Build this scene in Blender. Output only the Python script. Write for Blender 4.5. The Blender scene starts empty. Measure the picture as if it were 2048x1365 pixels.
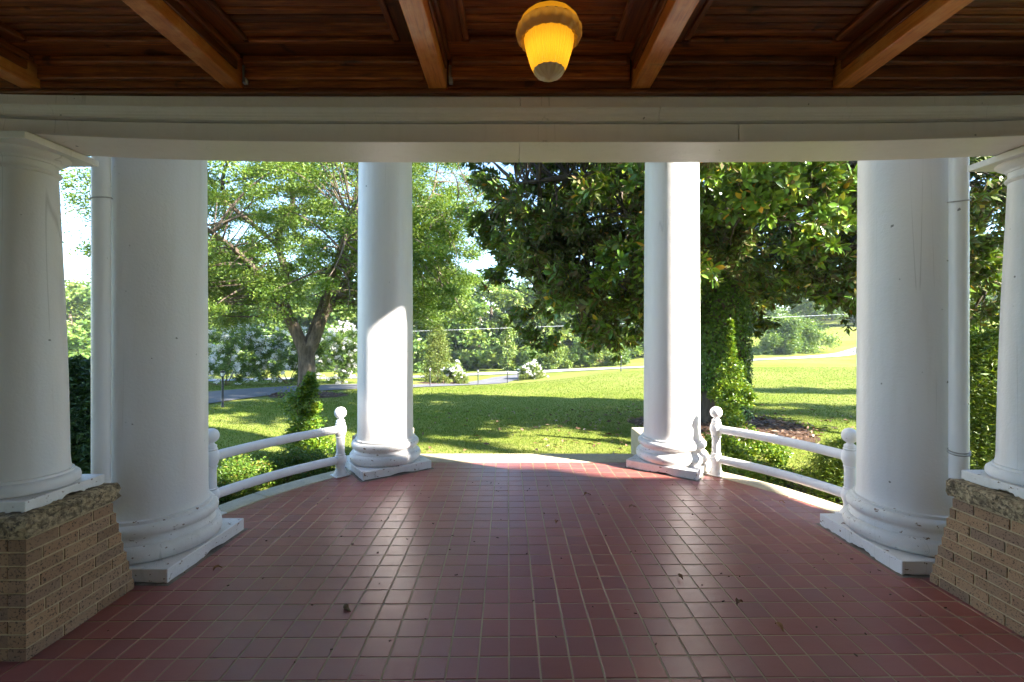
import bpy, math, random
import numpy as np
from mathutils import Vector, Matrix

random.seed(7)
RNG = np.random.default_rng(11)
scene = bpy.context.scene
COL = scene.collection

# ------------------------------------------------------------------ camera, sky, sun, exposure
cam_data = bpy.data.cameras.new('camera')
cam_data.sensor_width = 36.0
cam_data.lens = 16.26
cam_data.shift_y = -0.0100
cam_data.clip_start = 0.05
cam_data.clip_end = 2000.0
cam = bpy.data.objects.new('camera', cam_data)
cam.location = (0.0, 0.0, 1.65)
cam.rotation_euler = (math.radians(90), 0, 0)
COL.objects.link(cam)
scene.camera = cam

SUN_AZ = math.radians(118.0)      # from +Y towards +X
SUN_EL = math.radians(33.0)
world = bpy.data.worlds.new('World')
scene.world = world
world.use_nodes = True
wn = world.node_tree.nodes
wl = world.node_tree.links
wn.clear()
w_out = wn.new('ShaderNodeOutputWorld')
w_bg = wn.new('ShaderNodeBackground')
w_sky = wn.new('ShaderNodeTexSky')
w_sky.sky_type = 'NISHITA'
w_sky.sun_disc = False
w_sky.sun_elevation = SUN_EL
w_sky.sun_rotation = SUN_AZ
w_sky.air_density = 1.0
w_sky.dust_density = 0.0
w_sky.ozone_density = 3.5
w_bg.inputs['Strength'].default_value = 0.105
wl.new(w_sky.outputs[0], w_bg.inputs['Color'])
wl.new(w_bg.outputs[0], w_out.inputs['Surface'])

sun_data = bpy.data.lights.new('sun', 'SUN')
sun_data.energy = 5.0
sun_data.angle = math.radians(0.9)
sun_data.color = (1.0, 0.94, 0.84)
sun = bpy.data.objects.new('sun', sun_data)
to_sun = Vector((math.sin(SUN_AZ) * math.cos(SUN_EL), math.cos(SUN_AZ) * math.cos(SUN_EL), math.sin(SUN_EL)))
sun.rotation_euler = to_sun.to_track_quat('Z', 'Y').to_euler()
sun.location = (20, -12, 20)
COL.objects.link(sun)

scene.view_settings.view_transform = 'Standard'
scene.view_settings.look = 'None'
scene.view_settings.exposure = 2.8
scene.view_settings.gamma = 1.0
scene.render.engine = 'CYCLES'
scene.cycles.use_denoising = True
scene.cycles.use_adaptive_sampling = True
scene.cycles.adaptive_threshold = 0.02
scene.cycles.max_bounces = 9
scene.cycles.diffuse_bounces = 6
scene.cycles.glossy_bounces = 2
scene.cycles.transmission_bounces = 4
scene.cycles.caustics_reflective = False
scene.cycles.caustics_refractive = False
scene.cycles.sample_clamp_indirect = 8.0

# ------------------------------------------------------------------ tagging and mesh helpers
def tag(o, label=None, cat=None, group=None, kind=None):
    if label: o['label'] = label
    if cat: o['category'] = cat
    if group: o['group'] = group
    if kind: o['kind'] = kind
    return o

def empty(name, loc=(0, 0, 0), **kw):
    o = bpy.data.objects.new(name, None)
    o.location = loc
    o.empty_display_size = 0.2
    COL.objects.link(o)
    return tag(o, **kw)

def world_loc(o):
    v = Vector((0, 0, 0))
    while o is not None:
        v += o.location
        o = o.parent
    return v

class MB:
    """collects shapes given in world coordinates; build() links them as one mesh object"""
    def __init__(self):
        self.v = []; self.f = []
    def add(self, verts, faces):
        n = len(self.v)
        self.v.extend([tuple(p) for p in verts])
        self.f.extend([tuple(i + n for i in q) for q in faces])
        return self
    def box(self, x0, x1, y0, y1, z0, z1):
        return self.add([(x0,y0,z0),(x1,y0,z0),(x1,y1,z0),(x0,y1,z0),(x0,y0,z1),(x1,y0,z1),(x1,y1,z1),(x0,y1,z1)],
                        [(0,3,2,1),(4,5,6,7),(0,1,5,4),(1,2,6,5),(2,3,7,6),(3,0,4,7)])
    def obox(self, cx, cy, ang, hx, hy, z0, z1):
        c, s = math.cos(ang), math.sin(ang)
        pts = [(cx + c*a - s*b, cy + s*a + c*b) for a, b in ((-hx,-hy),(hx,-hy),(hx,hy),(-hx,hy))]
        return self.prism(pts, z0, z1)
    def prism(self, pts, z0, z1):
        n = len(pts)
        v = [(x, y, z0) for x, y in pts] + [(x, y, z1) for x, y in pts]
        f = [tuple(range(n-1, -1, -1)), tuple(range(n, 2*n))]
        f += [(i, (i+1) % n, n + (i+1) % n, n + i) for i in range(n)]
        return self.add(v, f)
    def lathe(self, prof, cx, cy, seg=48, mod=None, cap=True):
        v = []; f = []
        for k, (r, z) in enumerate(prof):
            for j in range(seg):
                a = 2*math.pi*j/seg
                rr = r if mod is None else mod(r, z, a)
                v.append((cx + rr*math.cos(a), cy + rr*math.sin(a), z))
        for k in range(len(prof)-1):
            for j in range(seg):
                j2 = (j+1) % seg
                f.append((k*seg+j, k*seg+j2, (k+1)*seg+j2, (k+1)*seg+j))
        if cap:
            f.append(tuple(range(seg-1, -1, -1)))
            b = (len(prof)-1)*seg
            f.append(tuple(range(b, b+seg)))
        return self.add(v, f)
    def tube(self, path, rad, seg=8):
        path = [Vector(p) for p in path]
        n = len(path)
        if not hasattr(rad, '__len__'): rad = [rad]*n
        v = []; f = []
        up = Vector((0, 0, 1))
        prev = None
        for i, p in enumerate(path):
            t = (path[min(i+1, n-1)] - path[max(i-1, 0)])
            t = t.normalized() if t.length > 1e-9 else Vector((0, 0, 1))
            a = prev if prev is not None else (Vector((1, 0, 0)) if abs(t.z) > 0.9 else up)
            s = (a - t * a.dot(t)).normalized()
            prev = s
            b = t.cross(s)
            for j in range(seg):
                an = 2*math.pi*j/seg
                q = p + (s*math.cos(an) + b*math.sin(an))*rad[i]
                v.append(tuple(q))
        for i in range(n-1):
            for j in range(seg):
                j2 = (j+1) % seg
                f.append((i*seg+j, i*seg+j2, (i+1)*seg+j2, (i+1)*seg+j))
        f.append(tuple(range(seg-1, -1, -1)))
        f.append(tuple(range((n-1)*seg, n*seg)))
        return self.add(v, f)
    def build(self, name, mat, parent=None, smooth=False, bevel=0.0, sharp=40):
        me = bpy.data.meshes.new(name)
        off = world_loc(parent) if parent else Vector((0, 0, 0))
        me.from_pydata([(p[0]-off.x, p[1]-off.y, p[2]-off.z) for p in self.v], [], self.f)
        me.validate()
        me.materials.append(mat)
        o = bpy.data.objects.new(name, me)
        COL.objects.link(o)
        if parent: o.parent = parent
        if bevel > 0:
            m = o.modifiers.new('bevel', 'BEVEL')
            m.width = bevel; m.segments = 2; m.limit_method = 'ANGLE'; m.angle_limit = math.radians(35)
        if smooth:
            me.polygons.foreach_set('use_smooth', [True]*len(me.polygons))
            try: me.set_sharp_from_angle(angle=math.radians(sharp))
            except Exception: pass
        return o

def np_mesh(name, verts, quads, mats, parent=None, rnd=None, midx=None, smooth=False):
    """verts (N,3) world, quads (M,3 or 4) as numpy: fast mesh"""
    verts = np.asarray(verts, np.float32)
    quads = np.asarray(quads, np.int32)
    off = world_loc(parent) if parent else Vector((0, 0, 0))
    verts = verts - np.array(off, np.float32)
    me = bpy.data.meshes.new(name)
    k = quads.shape[1]; m = len(quads)
    me.vertices.add(len(verts)); me.vertices.foreach_set('co', verts.ravel())
    me.loops.add(m*k); me.loops.foreach_set('vertex_index', quads.ravel())
    me.polygons.add(m)
    me.polygons.foreach_set('loop_start', np.arange(0, m*k, k, dtype=np.int32))
    if midx is not None: me.polygons.foreach_set('material_index', np.asarray(midx, np.int32))
    if smooth: me.polygons.foreach_set('use_smooth', np.ones(m, bool))
    me.update(calc_edges=True)
    if rnd is not None:
        at = me.attributes.new('rnd', 'FLOAT', 'FACE')
        at.data.foreach_set('value', np.asarray(rnd, np.float32))
    for mt in (mats if isinstance(mats, (list, tuple)) else [mats]): me.materials.append(mt)
    o = bpy.data.objects.new(name, me)
    COL.objects.link(o)
    if parent: o.parent = parent
    return o

def unit(a):
    return a / np.maximum(np.linalg.norm(a, axis=-1, keepdims=True), 1e-9)

def leaves(P, D, N, L, W, fold=0.15):
    """kite leaves folded at the midrib: returns verts, tris, face->leaf index"""
    n = len(P)
    S = unit(np.cross(D, N)); N = np.cross(S, D)
    L = np.broadcast_to(L, (n,))[:, None]; W = np.broadcast_to(W, (n,))[:, None]
    base = P; tip = P + D*L - N*L*0.08
    mid = P + D*L*0.45
    a = mid + S*W*0.5 + N*W*fold
    b = mid - S*W*0.5 + N*W*fold
    V = np.stack([base, a, tip, b], 1).reshape(-1, 3)
    i = np.arange(n)*4
    T = np.concatenate([np.stack([i, i+1, i+2], 1), np.stack([i, i+2, i+3], 1)])
    return V, T, np.concatenate([np.arange(n)]*2)

def rand_dirs(n, up=0.0):
    d = RNG.normal(size=(n, 3)); d[:, 2] += up
    return unit(d)

def leaf_object(name, mat, parent, P, L, W, up=0.6, droop=0.0, D=None, N=None, kind=None):
    n = len(P)
    if D is None:
        D = RNG.normal(size=(n, 3)); D[:, 2] = D[:, 2]*0.5 - droop
        D = unit(D)
    if N is None: N = rand_dirs(n, up)
    V, T, idx = leaves(P, D, N, L, W)
    r = RNG.random(n)
    o = np_mesh(name, V, T, mat, parent, rnd=r[idx])
    if kind: o['kind'] = kind
    return o

def clump_points(C, R, per, flat=0.7, shell=0.5):
    """leaf points scattered in blobs round the centres C (k,3) of radius R (k,)"""
    C = np.asarray(C, float); k = len(C)
    R = np.broadcast_to(R, (k,))
    d = unit(RNG.normal(size=(k, per, 3)))
    r = (shell + (1-shell)*RNG.random((k, per, 1)))**0.8 * RNG.random((k, per, 1))**0.25
    p = C[:, None, :] + d*r*R[:, None, None]*np.array([1, 1, flat])
    return p.reshape(-1, 3)

# ------------------------------------------------------------------ materials
def new_mat(name):
    m = bpy.data.materials.new(name); m.use_nodes = True
    nt = m.node_tree; nt.nodes.clear()
    out = nt.nodes.new('ShaderNodeOutputMaterial')
    return m, nt, out

def nd(nt, typ, **kw):
    n = nt.nodes.new(typ)
    for k, v in kw.items():
        if k in n.inputs.keys(): n.inputs[k].default_value = v
        else: setattr(n, k, v)
    return n

def ramp(nt, stops, interp='LINEAR'):
    r = nt.nodes.new('ShaderNodeValToRGB')
    cr = r.color_ramp; cr.interpolation = interp
    while len(cr.elements) > 1: cr.elements.remove(cr.elements[-1])
    cr.elements[0].position = stops[0][0]; cr.elements[0].color = (*stops[0][1], 1)
    for p, c in stops[1:]:
        e = cr.elements.new(p); e.color = (*c, 1)
    return r

def mixc(nt, fac, a, b, blend='MIX'):
    m = nt.nodes.new('ShaderNodeMix'); m.data_type = 'RGBA'; m.blend_type = blend
    for sock, val in ((m.inputs[0], fac), (m.inputs[6], a), (m.inputs[7], b)):
        if hasattr(val, 'is_output') or hasattr(val, 'links'): nt.links.new(val, sock)
        elif isinstance(val, (int, float)): sock.default_value = val
        else: sock.default_value = (*val, 1)
    return m.outputs[2]

def noise(nt, scale, detail=4, rough=0.55, vec=None, stretch=None, dist=0.0):
    n = nd(nt, 'ShaderNodeTexNoise', Scale=scale, Detail=detail, Roughness=rough, Distortion=dist)
    if stretch is not None:
        mp = nt.nodes.new('ShaderNodeMapping'); mp.inputs['Scale'].default_value = stretch
        nt.links.new(vec, mp.inputs['Vector']); nt.links.new(mp.outputs[0], n.inputs['Vector'])
    elif vec is not None: nt.links.new(vec, n.inputs['Vector'])
    return n.outputs['Fac']

def geo_pos(nt):
    return nt.nodes.new('ShaderNodeNewGeometry').outputs['Position']

def principled(nt, out, color, rough, spec=0.5, bump=None, bump_s=0.2, bump_d=0.01):
    b = nt.nodes.new('ShaderNodeBsdfPrincipled')
    for sock, val in ((b.inputs['Base Color'], color), (b.inputs['Roughness'], rough)):
        if hasattr(val, 'links'): nt.links.new(val, sock)
        elif isinstance(val, (int, float)): sock.default_value = val
        else: sock.default_value = (*val, 1)
    b.inputs['Specular IOR Level'].default_value = spec
    if bump is not None:
        bp = nd(nt, 'ShaderNodeBump', Strength=bump_s, Distance=bump_d)
        nt.links.new(bump, bp.inputs['Height']); nt.links.new(bp.outputs[0], b.inputs['Normal'])
    nt.links.new(b.outputs[0], out.inputs['Surface'])
    return b

def map_range(nt, val, a, b, c, d):
    m = nt.nodes.new('ShaderNodeMapRange')
    nt.links.new(val, m.inputs[0])
    for i, x in enumerate((a, b, c, d)): m.inputs[i+1].default_value = x
    return m.outputs[0]

def math_n(nt, op, a, b=None):
    m = nt.nodes.new('ShaderNodeMath'); m.operation = op
    for i, x in enumerate((a, b)):
        if x is None: continue
        if hasattr(x, 'links'): nt.links.new(x, m.inputs[i])
        else: m.inputs[i].default_value = x
    return m.outputs[0]

def paint_mat(name, col, dirt=(0.36, 0.29, 0.2), wear=0.0, rough=0.42):
    m, nt, out = new_mat(name)
    pos = geo_pos(nt)
    n1 = noise(nt, 2.2, 5, 0.6, pos)
    n2 = noise(nt, 5.0, 5, 0.6, pos, stretch=(3.0, 3.0, 0.25))
    f1 = map_range(nt, n1, 0.45, 0.8, 0.0, 0.16)
    f2 = map_range(nt, n2, 0.52, 0.85, 0.0, 0.16)
    c = mixc(nt, f1, col, tuple(x*0.86 for x in col))
    c = mixc(nt, f2, c, dirt)
    if wear > 0:
        n3 = noise(nt, 17, 6, 0.65, pos, stretch=(1, 1, 1.7))
        chip = map_range(nt, n3, 0.70 - 0.05*wear, 0.715 - 0.05*wear, 0.0, 1.0)
        c = mixc(nt, chip, c, (0.16, 0.085, 0.05))
        n4 = noise(nt, 3.3, 6, 0.7, pos)
        c = mixc(nt, map_range(nt, n4, 0.5, 0.75, 0.0, 0.35*min(1, wear)), c, dirt)
    nk = noise(nt, 1.6, 2, 0.4, pos, stretch=(2.6, 2.6, 0.07))
    line = map_range(nt, math_n(nt, 'ABSOLUTE', math_n(nt, 'SUBTRACT', nk, 0.5)), 0.0, 0.0035, 1.0, 0.0)
    mask = map_range(nt, noise(nt, 1.3, 2, 0.5, pos), 0.52, 0.60, 0.0, 0.0 if rough < 0.4 else 0.38)
    c = mixc(nt, math_n(nt, 'MULTIPLY', line, mask), c, (0.20, 0.17, 0.14))
    ns = noise(nt, 21, 2, 0.5, pos)
    c = mixc(nt, map_range(nt, ns, 0.765, 0.775, 0.0, 0.8), c, (0.10, 0.085, 0.07))
    nb = noise(nt, 55, 4, 0.6, pos)
    nb2 = noise(nt, 9, 4, 0.6, pos)
    hb = math_n(nt, 'ADD', nb, math_n(nt, 'MULTIPLY', nb2, 1.5))
    principled(nt, out, c, rough, 0.4, hb, 0.28, 0.006)
    return m

M = {}
M['white'] = paint_mat('white_paint', (0.70, 0.675, 0.665))
M['white_base'] = paint_mat('worn_white_paint', (0.70, 0.675, 0.66), wear=1.5)
M['white_trim'] = paint_mat('white_trim_paint', (0.74, 0.68, 0.64))
M['white_rail'] = paint_mat('white_iron_paint', (0.74, 0.72, 0.72), wear=0.15, rough=0.38)

def tile_mat():
    m, nt, out = new_mat('red_quarry_tile')
    pos = geo_pos(nt)
    oi = nt.nodes.new('ShaderNodeObjectInfo')
    at = nt.nodes.new('ShaderNodeAttribute'); at.attribute_name = 'rnd'
    r = math_n(nt, 'FRACT', math_n(nt, 'ADD', oi.outputs['Random'], at.outputs['Fac']))
    cr = ramp(nt, [(0, (0.26, 0.075, 0.058)), (0.25, (0.30, 0.085, 0.064)), (0.5, (0.27, 0.082, 0.068)),
                   (0.7, (0.31, 0.095, 0.074)), (0.9, (0.24, 0.078, 0.072)), (1, (0.33, 0.11, 0.085))])
    nt.links.new(r, cr.inputs[0])
    n1 = noise(nt, 1.1, 4, 0.6, pos)
    c = mixc(nt, map_range(nt, n1, 0.35, 0.7, 0, 0.5), cr.outputs[0], (0.21, 0.078, 0.085))
    n2 = noise(nt, 9, 5, 0.7, pos, stretch=(1, 6, 1))
    c = mixc(nt, map_range(nt, n2, 0.5, 0.8, 0, 0.2), c, (0.27, 0.12, 0.09))
    n3 = noise(nt, 60, 3, 0.6, pos)
    c = mixc(nt, map_range(nt, n3, 0.70, 0.74, 0, 0.7), c, (0.03, 0.018, 0.014))
    n4 = noise(nt, 5, 6, 0.7, pos, stretch=(1, 5, 1))
    rg = map_range(nt, n4, 0.3, 0.75, 0.27, 0.44)
    nb = noise(nt, 14, 3, 0.5, pos)
    principled(nt, out, c, rg, 0.48, nb, 0.12, 0.006)
    return m
M['tile'] = tile_mat()

def simple_noise_mat(name, c1, c2, scale, rough=0.85, bump=0.4, bd=0.01, spec=0.3, detail=6, stretch=None, lo=0.35, hi=0.7, c3=None, s3=40):
    m, nt, out = new_mat(name)
    pos = geo_pos(nt)
    n1 = noise(nt, scale, detail, 0.65, pos, stretch=stretch)
    c = mixc(nt, map_range(nt, n1, lo, hi, 0, 1), c1, c2)
    if c3 is not None:
        n3 = noise(nt, s3, 3, 0.6, pos)
        c = mixc(nt, map_range(nt, n3, 0.58, 0.66, 0, 0.85), c, c3)
    principled(nt, out, c, rough, spec, n1, bump, bd)
    return m
M['grout'] = simple_noise_mat('tan_grout', (0.42, 0.32, 0.20), (0.26, 0.19, 0.12), 2.2, 0.95, 0.3)
M['curb'] = simple_noise_mat('limestone_curb', (0.50, 0.42, 0.29), (0.38, 0.32, 0.22), 6.0, 0.85, 0.25, c3=(0.30, 0.27, 0.22), s3=45)
M['granite'] = simple_noise_mat('rough_granite', (0.52, 0.40, 0.24), (0.17, 0.125, 0.075), 34, 0.9, 1.0, 0.03, c3=(0.05, 0.042, 0.034), s3=55, lo=0.40, hi=0.58)
M['mortar'] = simple_noise_mat('sandy_mortar', (0.50, 0.38, 0.22), (0.34, 0.25, 0.145), 18, 0.95, 0.6)
M['mortar_grey'] = simple_noise_mat('grey_mortar', (0.24, 0.21, 0.17), (0.13, 0.11, 0.09), 14, 0.95, 0.6)
M['mulch'] = simple_noise_mat('bark_mulch', (0.11, 0.055, 0.03), (0.04, 0.022, 0.014), 26, 0.95, 1.0, 0.04)
M['asphalt'] = simple_noise_mat('worn_asphalt', (0.15, 0.145, 0.15), (0.10, 0.10, 0.105), 2.5, 0.9, 0.3)
M['street'] = simple_noise_mat('pale_street', (0.30, 0.29, 0.29), (0.24, 0.235, 0.235), 1.5, 0.9, 0.2)
M['iron'] = simple_noise_mat('black_iron', (0.015, 0.016, 0.018), (0.03, 0.03, 0.03), 9, 0.45, 0.1)
M['zinc'] = simple_noise_mat('weathered_zinc', (0.42, 0.40, 0.38), (0.25, 0.22, 0.2), 30, 0.5, 0.2)
M['housewall'] = simple_noise_mat('house_wall_paint', (0.74, 0.70, 0.62), (0.66, 0.62, 0.54), 4, 0.8, 0.2)
M['cable'] = simple_noise_mat('pale_cable', (0.7, 0.7, 0.7), (0.6, 0.6, 0.6), 4, 0.5, 0.0)

def brick_mat():
    m, nt, out = new_mat('tan_brick')
    pos = geo_pos(nt)
    oi = nt.nodes.new('ShaderNodeObjectInfo')
    cr = ramp(nt, [(0, (0.22, 0.13, 0.075)), (0.35, (0.36, 0.215, 0.115)), (0.6, (0.28, 0.16, 0.09)), (0.85, (0.32, 0.20, 0.12)), (1, (0.19, 0.115, 0.075))])
    nt.links.new(oi.outputs['Random'], cr.inputs[0])
    n1 = noise(nt, 95, 3, 0.6, pos)
    c = mixc(nt, map_range(nt, n1, 0.56, 0.62, 0, 0.9), cr.outputs[0], (0.04, 0.023, 0.015))
    n2 = noise(nt, 12, 5, 0.6, pos)
    c = mixc(nt, map_range(nt, n2, 0.45, 0.75, 0, 0.4), c, (0.30, 0.20, 0.12))
    principled(nt, out, c, 0.85, 0.3, n1, 0.5, 0.004)
    return m
M['brick'] = brick_mat()

def wood_mat(name, axis, cols, rough=0.38, wornness=0.0):
    m, nt, out = new_mat(name)
    pos = geo_pos(nt)
    oi = nt.nodes.new('ShaderNodeObjectInfo')
    st = {'x': (0.6, 9, 9), 'y': (9, 0.6, 9), 'z': (9, 9, 0.6)}[axis]
    add = nt.nodes.new('ShaderNodeVectorMath'); add.operation = 'ADD'
    comb = nt.nodes.new('ShaderNodeCombineXYZ')
    sc = math_n(nt, 'MULTIPLY', oi.outputs['Random'], 30.0)
    for i in range(3): nt.links.new(sc, comb.inputs[i])
    nt.links.new(pos, add.inputs[0]); nt.links.new(comb.outputs[0], add.inputs[1])
    g = noise(nt, 9.0, 5, 0.6, add.outputs[0], stretch=st, dist=0.5)
    cr = ramp(nt, [(0.26, cols[0]), (0.5, cols[1]), (0.74, cols[2])])
    nt.links.new(g, cr.inputs[0])
    c = mixc(nt, map_range(nt, oi.outputs['Random'], 0, 1, 0.0, 0.65), cr.outputs[0], tuple(x*0.7 for x in cols[0]))
    kn = noise(nt, 7, 3, 0.5, add.outputs[0])
    c = mixc(nt, map_range(nt, kn, 0.66, 0.72, 0, 0.8), c, tuple(x*0.35 for x in cols[0]))
    if wornness > 0:
        w = noise(nt, 3.5, 6, 0.7, add.outputs[0])
        c = mixc(nt, map_range(nt, w, 0.50, 0.62, 0, wornness), c, (0.85, 0.40, 0.14))
    principled(nt, out, c, rough, 0.5, g, 0.25, 0.004)
    return m
W1 = ((0.06, 0.014, 0.004), (0.30, 0.075, 0.014), (0.60, 0.18, 0.032))
M['wood_x'] = wood_mat('varnished_pine_boards', 'x', W1)
M['wood_y'] = wood_mat('varnished_pine_rails', 'y', ((0.08, 0.020, 0.006), (0.24, 0.062, 0.013), (0.42, 0.12, 0.026)))
M['wood_beam'] = wood_mat('worn_pine_beam', 'y', ((0.46, 0.115, 0.022), (0.80, 0.26, 0.05), (0.86, 0.36, 0.09)), 0.32, 0.6)

def leaf_mat(name, stops, trans=0.35, rough=0.45, spec=0.4, tboost=(1.5, 1.35, 0.5)):
    m, nt, out = new_mat(name)
    at = nt.nodes.new('ShaderNodeAttribute'); at.attribute_name = 'rnd'
    oi = nt.nodes.new('ShaderNodeObjectInfo')
    r = math_n(nt, 'FRACT', math_n(nt, 'ADD', oi.outputs['Random'], at.outputs['Fac']))
    cr = ramp(nt, stops)
    nt.links.new(r, cr.inputs[0])
    b = nt.nodes.new('ShaderNodeBsdfPrincipled')
    nt.links.new(cr.outputs[0], b.inputs['Base Color'])
    b.inputs['Roughness'].default_value = rough
    b.inputs['Specular IOR Level'].default_value = spec
    t = nt.nodes.new('ShaderNodeBsdfTranslucent')
    tc = mixc(nt, 1.0, cr.outputs[0], tboost, 'MULTIPLY')
    nt.links.new(tc, t.inputs['Color'])
    mx = nt.nodes.new('ShaderNodeMixShader'); mx.inputs[0].default_value = trans
    nt.links.new(b.outputs[0], mx.inputs[1]); nt.links.new(t.outputs[0], mx.inputs[2])
    nt.links.new(mx.outputs[0], out.inputs['Surface'])
    return m
M['pecan_leaf'] = leaf_mat('pecan_leaf', [(0, (0.0798, 0.1546, 0.0219)), (0.4, (0.1234, 0.2109, 0.0303)), (0.75, (0.1597, 0.2389, 0.0384)), (1, (0.2178, 0.2671, 0.0481))], 0.42)
M['mag_top'] = leaf_mat('magnolia_leaf_upper', [(0, (0.0832, 0.1786, 0.0222)), (0.45, (0.1389, 0.2821, 0.0277)), (0.8, (0.2221, 0.3763, 0.036)), (0.94, (0.3331, 0.4516, 0.0416)), (0.965, (0.5552, 0.4703, 0.0416)), (1, (0.6663, 0.3009, 0.0416))], 0.34, 0.30, 0.6)
M['mag_under'] = leaf_mat('magnolia_leaf_underside', [(0, (0.14, 0.12, 0.05)), (0.35, (0.17, 0.115, 0.05)), (0.5, (0.12, 0.14, 0.05)), (1, (0.14, 0.17, 0.06))], 0.25, 0.7, 0.2)
M['ivy'] = leaf_mat('ivy_leaf', [(0, (0.0478, 0.117, 0.0158)), (0.6, (0.0909, 0.199, 0.0238)), (1, (0.1674, 0.2808, 0.033))], 0.2, 0.4)
M['holly'] = leaf_mat('holly_leaf', [(0, (0.0591, 0.1276, 0.0126)), (0.5, (0.1013, 0.195, 0.0162)), (0.85, (0.1856, 0.27, 0.0198)), (1, (0.3037, 0.33, 0.027))], 0.28, 0.32, 0.5)
M['azalea'] = leaf_mat('azalea_leaf', [(0, (0.0525, 0.1216, 0.014)), (0.6, (0.105, 0.1864, 0.022)), (0.92, (0.175, 0.2268, 0.03)), (1, (0.35, 0.1782, 0.05))], 0.28, 0.4)
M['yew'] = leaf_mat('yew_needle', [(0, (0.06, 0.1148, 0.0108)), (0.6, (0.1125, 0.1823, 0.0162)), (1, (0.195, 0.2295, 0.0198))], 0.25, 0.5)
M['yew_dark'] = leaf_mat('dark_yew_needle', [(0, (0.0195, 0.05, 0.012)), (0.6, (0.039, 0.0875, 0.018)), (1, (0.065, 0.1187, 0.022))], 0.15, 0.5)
M['wood_leaf'] = leaf_mat('woodland_leaf', [(0, (0.0718, 0.1427, 0.0343)), (0.5, (0.122, 0.2038, 0.0437)), (1, (0.1794, 0.2514, 0.0546))], 0.35)
M['wood_leaf2'] = leaf_mat('pale_woodland_leaf', [(0, (0.1155, 0.1925, 0.0429)), (0.5, (0.1694, 0.2475, 0.0501)), (1, (0.2464, 0.2888, 0.0644))], 0.35)
M['conifer'] = leaf_mat('juniper_leaf', [(0, (0.084, 0.1323, 0.022)), (0.5, (0.132, 0.1782, 0.028)), (1, (0.192, 0.207, 0.04))], 0.25)
M['blossom'] = leaf_mat('white_blossom', [(0, (0.84, 0.80, 0.78)), (1, (0.9, 0.88, 0.86))], 0.35, 0.7, 0.2, (1, 1, 1))
M['grass_blade'] = leaf_mat('grass_blade', [(0, (0.077, 0.1313, 0.014)), (0.5, (0.1112, 0.1619, 0.02)), (0.88, (0.154, 0.1838, 0.04)), (1, (0.2567, 0.2189, 0.1))], 0.35, 0.6, 0.12)
M['litter'] = leaf_mat('dry_leaf_litter', [(0, (0.075, 0.0375, 0.0188)), (0.5, (0.15, 0.075, 0.0375)), (0.85, (0.225, 0.135, 0.075)), (1, (0.315, 0.27, 0.225))], 0.1, 0.6)
M['dry'] = leaf_mat('dry_brown_leaf', [(0, (0.17, 0.07, 0.025)), (1, (0.30, 0.14, 0.05))], 0.1, 0.6)

def bark_mat(name, c1, c2, scale):
    m, nt, out = new_mat(name)
    pos = geo_pos(nt)
    n1 = noise(nt, scale, 6, 0.7, pos, stretch=(1, 1, 0.22))
    c = mixc(nt, map_range(nt, n1, 0.38, 0.66, 0, 1), c1, c2)
    n2 = noise(nt, 2.2, 4, 0.6, pos)
    c = mixc(nt, map_range(nt, n2, 0.5, 0.75, 0, 0.4), c, tuple(x*1.3 for x in c2))
    principled(nt, out, c, 0.95, 0.2, n1, 1.0, 0.05)
    return m
M['bark'] = bark_mat('pecan_bark', (0.075, 0.055, 0.04), (0.20, 0.155, 0.115), 9)
M['bark_mag'] = bark_mat('magnolia_bark', (0.06, 0.048, 0.038), (0.14, 0.11, 0.085), 7)
M['stem'] = bark_mat('shrub_stem', (0.14, 0.095, 0.05), (0.25, 0.18, 0.10), 20)

def lawn_mat():
    m, nt, out = new_mat('lawn_turf')
    pos = geo_pos(nt)
    n1 = noise(nt, 0.35, 5, 0.6, pos)
    n2 = noise(nt, 6.0, 5, 0.7, pos)
    c = mixc(nt, map_range(nt, n1, 0.35, 0.68, 0, 1), (0.13, 0.175, 0.022), (0.20, 0.215, 0.045))
    n0 = noise(nt, 0.09, 3, 0.5, pos, stretch=(1, 2.5, 1))
    c = mixc(nt, map_range(nt, n0, 0.40, 0.60, 0, 0.7), c, (0.25, 0.25, 0.075))
    n5 = noise(nt, 1.7, 5, 0.65, pos)
    c = mixc(nt, map_range(nt, n5, 0.60, 0.72, 0, 0.5), c, (0.26, 0.22, 0.09))
    c = mixc(nt, map_range(nt, n2, 0.4, 0.75, 0, 0.6), c, (0.085, 0.135, 0.014))
    n3 = noise(nt, 45, 4, 0.7, pos)
    c = mixc(nt, map_range(nt, n3, 0.45, 0.75, 0, 0.55), c, (0.18, 0.21, 0.030))
    hb = math_n(nt, 'ADD', n3, n2)
    principled(nt, out, c, 0.95, 0.05, hb, 0.35, 0.03)
    return m
M['lawn'] = lawn_mat()

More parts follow.
